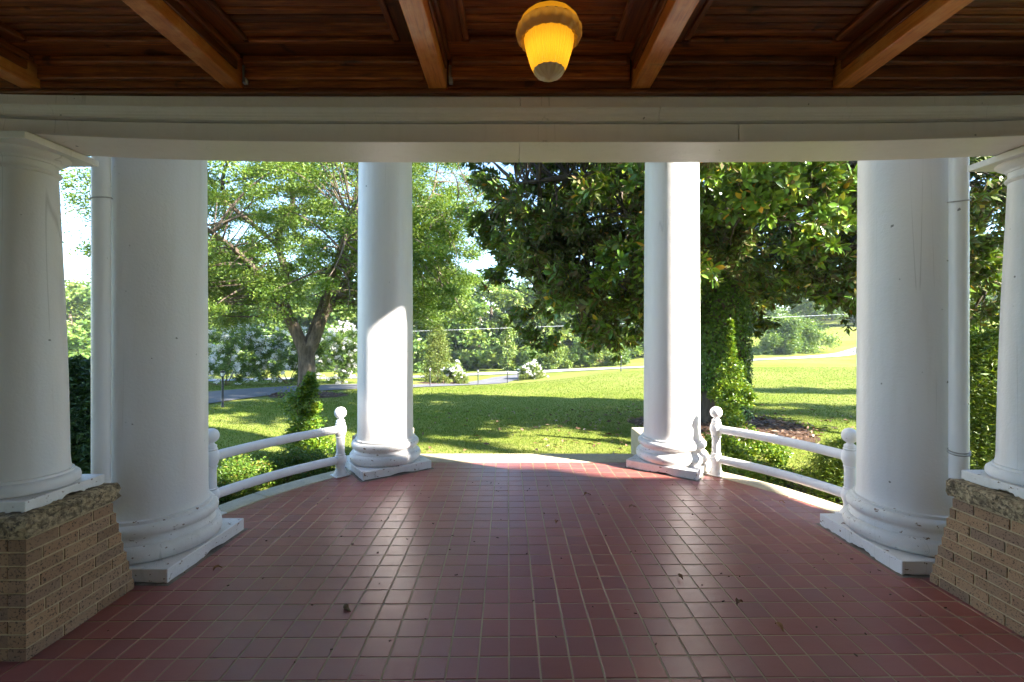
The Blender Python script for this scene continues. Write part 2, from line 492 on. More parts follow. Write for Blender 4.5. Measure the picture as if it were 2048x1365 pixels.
# ------------------------------------------------------------------ ground height
GA = np.array([(-3,6.5,-.45),(3,6.5,-.45),(0,6.6,-.45),(-6,3,-.4),(6,3,-.4),(-6,-6,-.4),(6,-6,-.4),(0,-12,-.4),
(-9.1,14.6,-.76),(-4.6,26,-1.47),(-2.2,30,-1.85),(-.3,33.5,-2.15),(7.3,31,-1.06),(5.1,11,-.53),(-8.3,18.8,-.95),
(-1,40,-2.2),(-2,48,-2.45),(4,43,-1.95),(-8,36,-2.1),(-9,42,-2.5),
(20.6,40,-.94),(32.4,45,-.73),(34,52,-.1),(5,46,-2.0),(11,38.5,-1.4),(-11.8,18,-.84),(-14,24,-1.15),(-14,31,-1.6),(9,15.4,-.66),
(0,13,-.72),(0,20,-1.1),
(-40,60,-2.5),(0,65,-2.4),(-40,25,-1.0),(-25,10,-.6),(30,15,-.5),(60,60,2.0),(40,100,4),(0,120,0),(-60,120,0),
(-200,0,0),(200,0,0),(0,-200,0),(0,300,3),(-250,250,3),(250,250,6),(-200,-200,0),(200,-200,0)], float)
_P = GA[:, :2]/50
def _phi(r2): return np.where(r2 > 0, .5*r2*np.log(np.maximum(r2, 1e-12)), 0)
_n = len(GA)
_K = _phi(((_P[:, None]-_P[None])**2).sum(-1)) + np.eye(_n)*1e-4
_Q = np.c_[np.ones(_n), _P]
_W = np.linalg.solve(np.block([[_K, _Q], [_Q.T, np.zeros((3, 3))]]), np.r_[GA[:, 2], 0, 0, 0])
def gz(x, y):
    x = np.asarray(x, float); y = np.asarray(y, float)
    xc = np.clip(x, -220, 220); yc = np.clip(y, -200, 290)
    p = np.stack([xc/50, yc/50], -1)
    shp = p.shape[:-1]; p = p.reshape(-1, 2)
    res = np.empty(len(p))
    for i in range(0, len(p), 20000):
        q = p[i:i+20000]
        res[i:i+20000] = _phi(((q[:, None, :]-_P)**2).sum(-1)) @ _W[:_n] + _W[_n] + q @ _W[_n+1:]
    return res.reshape(shp)
def g1(x, y): return float(gz(x, y))

# ------------------------------------------------------------------ ground sheet
t = np.linspace(-1, 1, 201)
gx = np.sinh(t*5.2)/np.sinh(5.2)*900
gy = np.sinh(t*5.2)/np.sinh(5.2)*900 + 15
GX, GY = np.meshgrid(gx, gy)
GZ = gz(GX, GY)
V = np.stack([GX, GY, GZ], -1).reshape(-1, 3)
i, j = np.meshgrid(np.arange(200), np.arange(200))
b = (j*201+i).ravel()
ground = np_mesh('lawn', V, np.stack([b, b+1, b+202, b+201], 1), M['lawn'], smooth=True)
tag(ground, kind='structure')

def ribbon(name, rows, mat, lift, kind='structure', cols=6):
    """rows: (x0,y0,x1,y1) edge pairs, draped on the ground"""
    rows = np.array(rows, float)
    # resample along with Catmull-like linear subdivision
    out = []
    for a, c in zip(rows[:-1], rows[1:]):
        L = max(np.hypot(*(c[:2]-a[:2])), np.hypot(*(c[2:]-a[2:])))
        k = max(2, int(L/0.8))
        for s in range(k): out.append(a + (c-a)*s/k)
    out.append(rows[-1]); out = np.array(out)
    s = np.linspace(0, 1, cols+1)
    X = out[:, 0:1]*(1-s) + out[:, 2:3]*s; Y = out[:, 1:2]*(1-s) + out[:, 3:4]*s
    V = np.stack([X, Y, gz(X, Y)+lift], -1).reshape(-1, 3)
    n = len(out)
    i, j = np.meshgrid(np.arange(cols), np.arange(n-1)); q = (j*(cols+1)+i).ravel()
    o = np_mesh(name, V, np.stack([q, q+1, q+cols+2, q+cols+1], 1), mat, smooth=True)
    return tag(o, kind=kind)

DRIVE = [(-30, 5.0, -34, 9.5), (-16, 10.6, -20, 15.0), (-10.01, 14.84, -12.52, 18.56), (-9.75, 16.58, -12.08, 20.54), (-9.3, 18.54, -11.31, 22.54),
         (-8.54, 20.58, -10.28, 24.76), (-7.44, 22.28, -8.9, 26.64), (-5.08, 24.24, -5.68, 27.6), (-3.52, 26.28, -4.3, 31.0),
         (-2.41, 28.2, -3.03, 35.0), (-1.35, 31.94, -1.61, 38.16), (-0.33, 33.98, -0.38, 39.28), (0.63, 36.44, 0.69, 40.02)]
STREET = [(-70, 14, -72, 17), (-30, 20, -32, 23), (-17.32, 25.68, -18.74, 28.2), (-14.56, 29.02, -15.86, 32.0), (-11.41, 34.16, -12.68, 38.2), (-8.0, 38.16, -8.88, 42.36),
          (-3.72, 40.96, -3.99, 44.4), (-1.04, 40.6, -1.12, 43.9), (1.54, 39.9, 1.61, 42.6), (4.56, 39.4, 4.8, 42.2),
          (10.5, 36.8, 11.47, 39.9), (20.17, 39.2, 21.41, 41.8), (31.92, 44.0, 32.64, 46.6), (60, 62, 60, 65)]
ribbon('driveway', DRIVE, M['asphalt'], 0.035)
ribbon('street', STREET, M['street'], 0.05)

def mulch_patch(name, cx, cy, r, lift=0.03, seed=0):
    rg = np.random.default_rng(seed)
    nr, na = 8, 40
    ph = rg.random(5)*6.28
    a = np.linspace(0, 2*np.pi, na, endpoint=False)
    rr = r*(1 + .10*np.sin(2*a+ph[0]) + .07*np.sin(3*a+ph[1]) + .05*np.sin(5*a+ph[2]))
    X = [cx]; Y = [cy]
    for k in range(1, nr+1):
        X += list(cx + rr*np.cos(a)*k/nr); Y += list(cy + rr*np.sin(a)*k/nr)
    X = np.array(X); Y = np.array(Y)
    Z = gz(X, Y) + lift + .02*rg.random(len(X)); Z[-na:] = gz(X[-na:], Y[-na:]) - .01
    mb = MB(); f = [(0, 1+i, 1+(i+1) % na) for i in range(na)]
    for k in range(nr-1):
        for i in range(na):
            i2 = (i+1) % na
            f.append((1+k*na+i, 1+(k+1)*na+i, 1+(k+1)*na+i2, 1+k*na+i2))
    mb.add(list(zip(X, Y, Z)), f)
    o = mb.build(name, M['mulch'], smooth=True)
    return tag(o, kind='structure')
mulch_patch('mulch_bed', 4.8, 10.6, 1.85, seed=1)
mulch_patch('mulch_bed', -8.25, 18.7, 1.45, seed=2)
mulch_patch('mulch_bed', 3.9, 6.0, 0.75, seed=3)
mulch_patch('mulch_bed', -4.6, 31.9, 1.9, seed=4)

# ------------------------------------------------------------------ porch floor
CX, CY, CR = 0.17, 3.27, 2.89          # centre and radius of the rounded porch end
FRONT = 5.80
def stadium(r, front):
    pts = []
    a0 = 0.0
    for k in range(49):
        a = math.pi*k/48
        x, y = CX + r*math.cos(a), CY + r*math.sin(a)
        pts.append((x, min(y, front)))
    return [(CX + r, 2.2)] + pts + [(CX - r, 2.2)]
floor = empty('porch_floor', (0, 0, 0), kind='structure')
fb = MB(); fb.prism(stadium(CR + 0.01, FRONT + 0.01), -0.60, -0.0022)
fb.box(-7, 7, -1.6, 2.9, -0.60, -0.0028)
fb.build('slab', M['grout'], floor)

PITCH = 0.1521
TROT = math.radians(0.5)
def clip_poly(poly, inside, inter):
    out = []
    for k in range(len(poly)):
        a, c = poly[k], poly[(k+1) % len(poly)]
        ia, ic = inside(a), inside(c)
        if ia: out.append(a)
        if ia != ic: out.append(inter(a, c))
    return out
def bis(f):
    def g(a, c):
        fa = f(a)
        for _ in range(18):
            m = ((a[0]+c[0])/2, (a[1]+c[1])/2)
            if f(m) == fa: a = m
            else: c = m
        return ((a[0]+c[0])/2, (a[1]+c[1])/2)
    return g
def in_porch(p):
    x, y = p
    if y > FRONT - 0.004: return False
    if y > CY: return (x-CX)**2 + (y-CY)**2 < (CR-0.004)**2
    return abs(x-CX) < CR-0.004
ct, st_ = math.cos(TROT), math.sin(TROT)
def tile_local(a, b_): return (CX - 0.03 + ct*a - st_*b_, 2.04 + st_*a + ct*b_)
GAP = 0.0042
whole, cut = [], []
for iy in range(-2, 26):
    for ix in range(-36, 37):
        a0, b0 = ix*PITCH, iy*PITCH
        q = [tile_local(a0+sx, b0+sy) for sx, sy in ((GAP, GAP), (PITCH-GAP, GAP), (PITCH-GAP, PITCH-GAP), (GAP, PITCH-GAP))]
        cx_, cy_ = tile_local(a0+PITCH/2, b0+PITCH/2)
        ins = [in_porch(p) for p in q]
        low = cy_ < 2.80
        if low and not all(ins):
            if abs(cx_-CX) < 4.6: whole.append((cx_, cy_))
        elif all(ins): whole.append((cx_, cy_))
        elif any(ins):
            pl = clip_poly(q, in_porch, bis(in_porch))
            if len(pl) >= 3: cut.append(pl)
def tile_shape(pl, z, jit=None):
    """bevelled tile from a convex outline: rim, top, skirt"""
    cx_ = sum(p[0] for p in pl)/len(pl); cy_ = sum(p[1] for p in pl)/len(pl)
    n = len(pl)
    v = [(x, y, z-0.008) for x, y in pl] + [(x, y, z-0.0018) for x, y in pl]
    top = []
    for x, y in pl:
        d = math.hypot(x-cx_, y-cy_) or 1
        k = max(0.2, 1 - 0.0032/d)
        top.append((cx_+(x-cx_)*k, cy_+(y-cy_)*k, z))
    v += top
    f = [tuple(range(2*n, 3*n))]
    for a in range(n):
        b2 = (a+1) % n
        f += [(a, b2, n+b2, n+a), (n+a, n+b2, 2*n+b2, 2*n+a)]
    return v, f
H = PITCH/2-GAP
base_v, base_f = tile_shape([(-H, -H), (H, -H), (H, H), (-H, H)], 0.0)
tm = bpy.data.meshes.new('tile'); tm.from_pydata(base_v, [], base_f); tm.materials.append(M['tile'])
def seen_size(p):
    x, y = p
    if y < 2.10 or abs(x/y) > 1.10: return -1
    if x < -2.42 and y > 2.28: return -1
    if x > 2.73 and y > 2.35: return -1
    if x < -2.2 and y > 2.95 or x > 2.6 and y > 3.05: return -1
    return 1/y
order = sorted(whole, key=seen_size, reverse=True)
for k, (x, y) in enumerate(order[:300]):
    o = bpy.data.objects.new('tile', tm)
    o.location = (x, y, random.uniform(-0.0006, 0.0006))
    o.rotation_euler = (random.gauss(0, .0022), random.gauss(0, .0022), TROT + random.gauss(0, .003))
    o.parent = floor; COL.objects.link(o)
tv, tf, tr = [], [], []
def push(v, f):
    n = len(tv); tv.extend(v); r = random.random()
    for q in f: tf.append(tuple(i+n for i in q)); tr.append(r)
for (x, y) in order[300:]:
    a, c = random.gauss(0, .0022), random.gauss(0, .0022)
    dz = random.uniform(-.0006, .0006)
    push([(x+ct*p[0]-st_*p[1], y+st_*p[0]+ct*p[1], p[2]+dz+a*p[0]+c*p[1]) for p in base_v], base_f)
for pl in cut:
    v, f = tile_shape(pl, random.uniform(-.0006, .0006)); push(v, f)
me = bpy.data.meshes.new('tile_field'); me.from_pydata(tv, [], tf); me.materials.append(M['tile'])
at = me.attributes.new('rnd', 'FLOAT', 'FACE'); at.data.foreach_set('value', tr)
o = bpy.data.objects.new('tile_field', me); o.parent = floor; COL.objects.link(o); o['kind'] = 'stuff'

# limestone edge of the porch: arc stones on both sides, straight stones at the front step
curb = empty('porch_curb', (CX, CY, -0.45), kind='structure')
def arc_stone(a0, a1, r0, r1, z0, z1, n=10):
    pts = [(CX+r1*math.cos(a0+(a1-a0)*k/n), CY+r1*math.sin(a0+(a1-a0)*k/n)) for k in range(n+1)]
    pts += [(CX+r0*math.cos(a1+(a0-a1)*k/n), CY+r0*math.sin(a1+(a0-a1)*k/n)) for k in range(n+1)]
    return MB().prism(pts, z0, z1)
for side in (0, 1):
    ang = [math.radians(x) for x in (-20, 12, 27, 46, 60.5)]
    for a0, a1 in zip(ang[:-1], ang[1:]):
        g = 0.0012
        p, q = (a0+g, a1-g) if side == 0 else (math.pi-a1+g, math.pi-a0-g)
        arc_stone(p, q, CR+0.004, CR+0.245, -0.16, 0.004).build('curb_stone', M['curb'], curb, bevel=0.006)
for x0, x1 in ((-1.24, -0.25), (-0.247, 0.75), (0.753, 1.62)):
    MB().box(x0, x1, FRONT+0.005, FRONT+0.40, -0.16, 0.004).build('curb_stone', M['curb'], curb, bevel=0.006)
fw = MB(); fw.prism(stadium(CR+0.20, FRONT+0.30), -1.0, -0.162); fw.build('foundation', M['curb'], curb)
MB().box(-1.28, 1.66, FRONT+0.36, FRONT+0.74, -1.0, -0.17).build('step', M['curb'], curb, bevel=0.01)
for x0, x1, lab in ((-2.10, -1.40, 'left'), (1.70, 2.42, 'right')):
    bl = MB().box(x0, x1, 6.06, 6.62, -0.8, 0.27).build('step_cheek_block', M['curb'], bevel=0.015)
    tag(bl, 'beige stone block behind the far %s column beside the front step' % lab, 'stone block', 'cheek blocks of the front step')

# ------------------------------------------------------------------ giant columns
BASE = [(0.30,.097),(.392,.099),(.408,.112),(.418,.135),(.420,.155),(.414,.185),(.398,.205),(.380,.210),(.380,.222),(.366,.232),(.360,.247),(.366,.262),
        (.376,.268),(.384,.271),(.394,.286),(.397,.302),(.393,.320),(.380,.336),(.362,.342),(.356,.344),(.356,.364),(.344,.370)]
SHAFT = [(.340,.366),(.334,.385),(.329,.43),(.327,.5),(.3265,1.0),(.325,1.6),(.323,2.2),(.320,2.9),(.312,3.9),(.300,4.87)]
CAPI = [(.300,4.83),(.315,4.85),(.322,4.87),(.315,4.89),(.302,4.90),(.302,4.99),(.33,5.01),(.37,5.04),(.385,5.08),(.385,5.10)]
def plinth(mb, cx, cy, ang, h, z0, z1, notch=0.0):
    """square plinth whose lower edge is eaten away along each face"""
    c, s = math.cos(ang), math.sin(ang)
    nseg = 34
    ring = []
    for e in range(4):
        p0 = [(-h,-h),(h,-h),(h,h),(-h,h)][e]; p1 = [(h,-h),(h,h),(-h,h),(-h,-h)][e]
        for k in range(nseg):
            tt = k/nseg
            x, y = p0[0]+(p1[0]-p0[0])*tt, p0[1]+(p1[1]-p0[1])*tt
            d = abs(tt-0.55)
            lift = notch*max(0, 1-(d/0.13)**2) + (0.007*random.random() if 0 < k else 0)*(notch > 0)
            ring.append((cx+c*x-s*y, cy+s*x+c*y, lift))
    n = len(ring)
    v = [(x, y, z0+l) for x, y, l in ring] + [(x, y, z1) for x, y, l in ring]
    f = [tuple(range(n-1, -1, -1)), tuple(range(n, 2*n))] + [(i, (i+1) % n, n+(i+1) % n, n+i) for i in range(n)]
    return mb.add(v, f)
def giant_column(cx, cy, ang, label):
    r = empty('porch_column', (cx, cy, 0), label=label, cat='column', group='tall white porch columns')
    plinth(MB(), cx, cy, ang, 0.412, 0.002, 0.097, 0.018).build('plinth', M['white_base'], r, bevel=0.006)
    MB().obox(cx, cy, ang, 0.435, 0.435, -0.004, 0.0016).build('mortar_bed', M['mortar_grey'], r)
    MB().lathe(BASE, cx, cy, 72).build('base', M['white_base'], r, smooth=True, sharp=60)
    MB().lathe(SHAFT, cx, cy, 72).build('shaft', M['white'], r, smooth=True)
    cp = MB().lathe(CAPI, cx, cy, 64).build('capital', M['white'], r, smooth=True)
    MB().obox(cx, cy, ang, .40, .40, 5.10, 5.18).build('abacus', M['white'], cp, bevel=0.005)
    return r
A_FAR = math.radians(36)
giant_column(-2.645, 3.435, math.radians(-1.5), 'thick white column nearest on the left, beside the brick pier')
giant_column(3.035, 3.53, math.radians(0.5), 'thick white column nearest on the right, beside the brick pier')
giant_column(-1.540, 5.635, A_FAR, 'sunlit white column left of the front step, shadow slanting across its shaft')
giant_column(1.952, 5.66, -A_FAR-math.radians(1), 'white column right of the front step, half of its shaft in shade')

# roof of the rounded porch end on the giant columns (above the picture)
roof = empty('portico_roof', (CX, CY, 5.18), kind='structure')
def half_ring(r0, r1, z0, z1, n=48, back=-1.6):
    pts = [(CX+r1, back)] + [(CX+r1*math.cos(math.pi*k/n), CY+r1*math.sin(math.pi*k/n)) for k in range(n+1)] + [(CX-r1, back)]
    if r0 <= 0: return MB().prism(pts, z0, z1)
    mb = MB()
    for k in range(n):
        a, c = math.pi*k/n, math.pi*(k+1)/n
        mb.prism([(CX+r0*math.cos(a), CY+r0*math.sin(a)), (CX+r1*math.cos(a), CY+r1*math.sin(a)),
                  (CX+r1*math.cos(c), CY+r1*math.sin(c)), (CX+r0*math.cos(c), CY+r0*math.sin(c))], z0, z1)
    return mb
half_ring(2.62, 3.18, 5.182, 5.49).build('entablature', M['white'], roof)
half_ring(0, 3.42, 5.492, 5.61).build('cornice', M['white'], roof)

# ------------------------------------------------------------------ white beam over the piers
X0 = 0.165
def sag(x, k):
    d = min(abs(x-X0), 3.1)
    s = k*d**4
    if abs(x-X0) > 3.1: s += 4*k*3.1**3*(abs(x-X0)-3.1)*0.4
    return s
beam = empty('porch_beam', (X0, 2.66, 2.67), label='long white moulded beam spanning the porch under the wood ceiling', cat='beam')
def swept(name, prof, splits, mat):
    """prof: list of (y offset, z, sag coefficient) round the section; splits: x where boards butt"""
    xs = [-6.0] + splits + [6.0]
    for a, c in zip(xs[:-1], xs[1:]):
        a2 = a + (0.0016 if a > -6 else 0); c2 = c - (0.0016 if c < 6 else 0)
        n = max(4, int((c2-a2)/0.12))
        mb = MB(); v = []; f = []; k = len(prof)
        for i in range(n+1):
            x = a2+(c2-a2)*i/n
            v += [(x, 2.523+dy-sag(x, s), z) for dy, z, s in prof]
        for i in range(n):
            for q in range(k):
                q2 = (q+1) % k
                f.append((i*k+q, i*k+q2, (i+1)*k+q2, (i+1)*k+q))
        f.append(tuple(range(k-1, -1, -1))); f.append(tuple(range(n*k, (n+1)*k)))
        mb.add(v, f)
        mb.build(name, mat, beam, bevel=0.0025)
swept('soffit_board', [(-0.026, 2.668, .0021), (0.277, 2.668, .0022), (0.277, 2.680, .0022), (-0.026, 2.680, .0021)], [0.041], M['white_trim'])
swept('fascia_board', [(0.006, 2.687, .0013), (0.270, 2.687, .0022), (0.270, 2.781, .0010), (0.006, 2.781, .0010)], [1.24], M['white_trim'])
swept('moulding', [(-0.022, 2.787, .0010), (0.26, 2.787, .0008), (0.26, 2.853, .0007), (-0.050, 2.853, .0006), (-0.050, 2.843, .0006), (-0.042, 2.838, .0006), (-0.034, 2.826, .0006), (-0.032, 2.816, .0006), (-0.026, 2.812, .0007), (-0.026, 2.800, .0007), (-0.022, 2.797, .0008)], [0.795], M['white_trim'])
swept('upper_board', [(-0.018, 2.859, .0005), (0.25, 2.859, .0005), (0.25, 2.918, .0004), (-0.018, 2.918, .0004)], [0.046], M['white_trim'])
MB().box(-6, 6, 2.556, 2.74, 2.90, 3.40).build('backing_board', M['white_trim'], beam)

# ------------------------------------------------------------------ wood ceiling
ceil = empty('wood_ceiling', (X0, 0.5, 3.10), kind='structure')
ZC = 3.10
BEAMS = [-3.66, -2.575, -1.486, -0.398, 0.690, 1.767, 2.855, 3.94]
MB().box(-7, 7, -1.6, 2.77, ZC+0.03, ZC+0.26).build('roof_deck', M['wood_y'], ceil)
BP = 0.0525
bw = {}
for a, c in zip(BEAMS[:-1], BEAMS[1:]):
    x0, x1 = a+0.05, c-0.05
    near = -2.6 < (a+c)/2 < 2.6
    y = 2.44
    while y > 0.9 and near:
        MB().box(x0, x1, y-BP+0.0085, y, ZC+random.uniform(-.002, .002), ZC+0.028).build('ceiling_board', M['wood_x'], ceil, bevel=0.007)
        y -= BP
    rest = MB()
    if not near: y = 2.44
    while y > -1.55:
        rest.box(x0, x1, y-BP+0.0035, y, ZC, ZC+0.028); y -= BP
    o = rest.build('ceiling_boarding', M['wood_x'], ceil); o['kind'] = 'stuff'
    # frame of the bay: stiles along the beams, rail along the beam wall, bead mouldings
    if near:
        for xs, sg in ((x0, 1), (x1, -1)):
            p = sorted((xs, xs+sg*0.105)); MB().box(p[0], p[1], 0.2, 2.30, ZC-0.014, ZC-0.001).build('stile', M['wood_y'], ceil, bevel=0.003)
            p = sorted((xs+sg*0.105, xs+sg*0.135)); MB().box(p[0], p[1], 0.2, 2.272, ZC-0.026, ZC-0.001).build('bead', M['wood_y'], ceil, bevel=0.007)
            p = sorted((xs, xs+sg*0.03)); MB().box(p[0], p[1], 0.2, 2.40, ZC-0.050, ZC-0.0145).build('cove', M['wood_y'], ceil, bevel=0.010)
            p = sorted((xs, xs+sg*0.014)); MB().box(p[0], p[1], 0.2, 2.40, ZC-0.095, ZC-0.051).build('cove', M['wood_y'], ceil, bevel=0.005)
        MB().box(x0+0.001, x1-0.001, 2.302, 2.44, ZC-0.014, ZC-0.001).build('rail', M['wood_x'], ceil, bevel=0.003)
        MB().box(x0+0.137, x1-0.137, 2.274, 2.301, ZC-0.026, ZC-0.001).build('bead', M['wood_x'], ceil, bevel=0.007)
        MB().box(x0+0.032, x1-0.032, 2.402, 2.438, ZC-0.060, ZC-0.015).build('cove', M['wood_x'], ceil, bevel=0.012)
        MB().box(x0+0.016, x1-0.016, 2.44, 2.47, ZC-0.12, ZC-0.001).build('frieze_moulding', M['wood_x'], ceil, bevel=0.008)
    MB().box(x0+0.002, x1-0.002, 2.472, 2.50, 2.950, ZC).build('frieze_board', M['wood_x'], ceil, bevel=0.003)
for x in BEAMS:
    MB().box(x-0.049, x+0.049, -1.58, 2.50, 2.946, ZC+0.02).build('ceiling_beam', M['wood_beam'] if abs(x) < 3 else M['wood_y'], ceil, bevel=0.006)
MB().box(-6, 6, 2.468, 2.51, 2.9205, 2.9455).build('frieze_fillet', M['wood_x'], ceil, bevel=0.006)
for x in (-1.425, -0.335):
    MB().box(x, x+0.022, 2.44, 2.466, 2.958, 3.055).build('bracket', M['zinc'], ceil, bevel=0.004)

# unseen house wall behind the viewer, sized to block sun, pale to bounce light
hw = MB(); hw.box(-9, 14, -1.95, -1.61, -0.6, 10.0)
tag(hw.build('house_wall', M['housewall']), kind='structure')

# ------------------------------------------------------------------ brick piers with granite caps
def stone_cap(name, x0, x1, y0, y1, z0, z1, parent, seed):
    rg = random.Random(seed)
    nx, ny, nz = 14, 14, 5
    mb = MB(); idx = {}; v = []; f = []
    def vid(i, j, k):
        if (i, j, k) not in idx:
            x = x0+(x1-x0)*i/nx; y = y0+(y1-y0)*j/ny; z = z0+(z1-z0)*k/nz
            ox = (i in (0, nx)); oy = (j in (0, ny)); oz = k in (0, nz)
            am = 0.011
            if ox: x += rg.uniform(-am, am*0.5)*(1 if i == nx else -1) - (0.008 if oz else 0)*(1 if i == nx else -1)
            if oy: y += rg.uniform(-am, am*0.5)*(1 if j == ny else -1) - (0.008 if oz else 0)*(1 if j == ny else -1)
            if oz and not (ox or oy): pass
            elif oz: z += rg.uniform(-0.010, 0.0)*(1 if k == nz else -1)
            idx[(i, j, k)] = len(v); v.append((x, y, z))
        return idx[(i, j, k)]
    for i in range(nx):
        for j in range(ny):
            f.append((vid(i,j,0), vid(i,j+1,0), vid(i+1,j+1,0), vid(i+1,j,0)))
            f.append((vid(i,j,nz), vid(i+1,j,nz), vid(i+1,j+1,nz), vid(i,j+1,nz)))
    for k in range(nz):
        for i in range(nx):
            f.append((vid(i,0,k), vid(i+1,0,k), vid(i+1,0,k+1), vid(i,0,k+1)))
            f.append((vid(i,ny,k), vid(i,ny,k+1), vid(i+1,ny,k+1), vid(i+1,ny,k)))
        for j in range(ny):
            f.append((vid(0,j,k), vid(0,j,k+1), vid(0,j+1,k+1), vid(0,j+1,k)))
            f.append((vid(nx,j,k), vid(nx,j+1,k), vid(nx,j+1,k+1), vid(nx,j,k+1)))
    mb.add(v, f)
    return mb.build(name, M['granite'], parent)

COURSE = 0.0682
brick_meshes = {}
def brick_mesh(lx, ly, lz):
    key = (round(lx, 3), round(ly, 3), round(lz, 3))
    if key not in brick_meshes:
        bme = bpy.data.meshes.new('brick')
        v = []; c = 0.003
        for dz, ins in ((-lz/2, 0), (lz/2-c, 0), (lz/2, c)):
            v += [(-lx/2+ins, -ly/2+ins, dz), (lx/2-ins, -ly/2+ins, dz), (lx/2-ins, ly/2-ins, dz), (-lx/2+ins, ly/2-ins, dz)]
        f = [(3,2,1,0),(8,9,10,11)]
        for k in (0, 4):
            f += [(k, k+1, k+5, k+4), (k+1, k+2, k+6, k+5), (k+2, k+3, k+7, k+6), (k+3, k, k+4, k+7)]
        bme.from_pydata(v, [], f); bme.materials.append(M['brick'])
        brick_meshes[key] = bme
    return brick_meshes[key]
def pier(xf, sgn, y0, label):
    """xf: x of the face towards the porch; the pier grows away from the porch axis; its far end steps back course by course"""
    yb = y0 + 0.66
    root = empty('brick_pier', (xf + sgn*0.30, y0+0.30, 0), label=label, cat='pier', group='brick piers of the porch')
    loc = world_loc(root)
    core = MB()
    n = 9
    for k in range(n):
        z0 = k*COURSE + 0.002; far = yb - k*0.0195
        x_in, x_out = xf + sgn*0.007, xf + sgn*0.60
        core.box(min(x_in, x_out), max(x_in, x_out), y0+0.007, far-0.006, z0, z0+COURSE-0.0002)
        lz = COURSE-0.0105; zc = z0 + lz/2 + 0.002
        # porch-side face: stretchers along y
        L = 0.2; y = y0 + (0.0 if k % 2 == 0 else -0.1) - 0.013*(k % 3)
        first = True
        while y < far - 0.02:
            a, c = max(y, y0), min(y+L-0.010, far)
            if c-a > 0.025:
                mesh = brick_mesh(0.09, c-a, lz)
                o = bpy.data.objects.new('brick', mesh); o.parent = root
                o.location = Vector((xf + sgn*(0.045+random.uniform(0, .003)), (a+c)/2, zc)) - loc
                o.rotation_euler = (random.gauss(0, .004), 0, random.gauss(0, .004))
                COL.objects.link(o)
            y += L
        # near face: bricks along x
        x = 0.0935 if k % 2 == 0 else 0.0935+0.1
        if k % 2 == 1:
            o = bpy.data.objects.new('brick', brick_mesh(0.094, 0.09, lz)); o.parent = root
            o.location = Vector((xf+sgn*(0.0935+0.045), y0+0.0455, zc)) - loc; COL.objects.link(o)
        while x < 0.56:
            a, c = x+0.005, min(x+0.195, 0.60)
            o = bpy.data.objects.new('brick', brick_mesh(c-a, 0.09, lz)); o.parent = root
            o.location = Vector((xf+sgn*(a+c)/2, y0+0.045+random.uniform(0, .003), zc)) - loc; COL.objects.link(o)
            x += 0.2
    core.build('mortar', M['mortar'], root)
    xi, xo = xf - sgn*0.018, xf + sgn*0.64
    stone_cap('stone_cap', min(xi, xo), max(xi, xo), y0-0.02, y0+0.535, n*COURSE+0.0025, 0.727, root, int(abs(xf)*1000))
    return root
pier(-2.415, -1, 2.30, 'brown brick pier with granite cap under the left small column')
pier(2.745, 1, 2.38, 'brown brick pier with granite cap under the right small column')

SB = [(.15,.785),(.214,.787),(.222,.800),(.224,.818),(.219,.836),(.206,.848),(.194,.850),(.194,.864),(.186,.867)]
SS = [(.186,.865),(.180,.885),(.176,.93),(.174,1.05),(.168,1.4),(.156,1.8),(.141,2.2),(.128,2.52)]
SC = [(.128,2.515),(.138,2.52),(.143,2.530),(.138,2.540),(.128,2.544),(.128,2.575),(.136,2.579),(.138,2.586),(.146,2.592),(.163,2.602),(.176,2.612),(.182,2.622),(.182,2.626)]
def small_column(cx, cy, label):
    r = empty('pier_column', (cx, cy, 0.727), label=label, cat='column', group='small columns on brick piers')
    plinth(MB(), cx, cy, 0, 0.23, 0.729, 0.785, 0.014).build('plinth', M['white_base'], r, bevel=0.005)
    MB().lathe(SB, cx, cy, 64).build('base', M['white_rail'], r, smooth=True, sharp=60)
    MB().lathe(SS, cx, cy, 64).build('shaft', M['white'], r, smooth=True)
    cp = MB().lathe(SC, cx, cy, 64).build('capital', M['white'], r, smooth=True)
    MB().box(cx-.23, cx+.23, cy-.23, cy+.19, 2.626, 2.664).build('abacus', M['white'], cp, bevel=0.004)
small_column(-2.695, 2.57, 'slimmer white column standing on the left brick pier')
small_column(3.03, 2.655, 'slimmer white column standing on the right brick pier')

# ------------------------------------------------------------------ downspouts
def downspout(x, y, sgn, label):
    r = empty('downspout', (x, y, 0.4), label=label, cat='downspout', group='white downspouts')
    path = [(x, y, 3.3), (x, y, 2.6), (x, y, 1.8), (x, y, 1.0), (x, y, 0.66), (x+sgn*.01, y, 0.60), (x+sgn*.05, y, 0.55), (x+sgn*.12, y, 0.50), (x+sgn*.3, y-.02, 0.44)]
    MB().tube(path, 0.051, 24).build('pipe', M['white'], r, smooth=True)
    for z in (2.52, 0.83) if sgn > 0 else (2.52,):
        for dz in ((0, 0.016) if z < 1 else (0,)):
            ring = [(x+0.055*math.cos(a), y+0.055*math.sin(a), z+dz+0.010*math.sin(a*1+0.6)) for a in [2*math.pi*k/28 for k in range(29)]]
            MB().tube(ring, 0.0045, 6).build('strap', M['zinc'], r, smooth=True)
downspout(-2.70, 3.04, -1, 'white round downspout between the left pier column and thick column')
downspout(3.00, 3.105, 1, 'white round downspout between the right pier column and thick column')

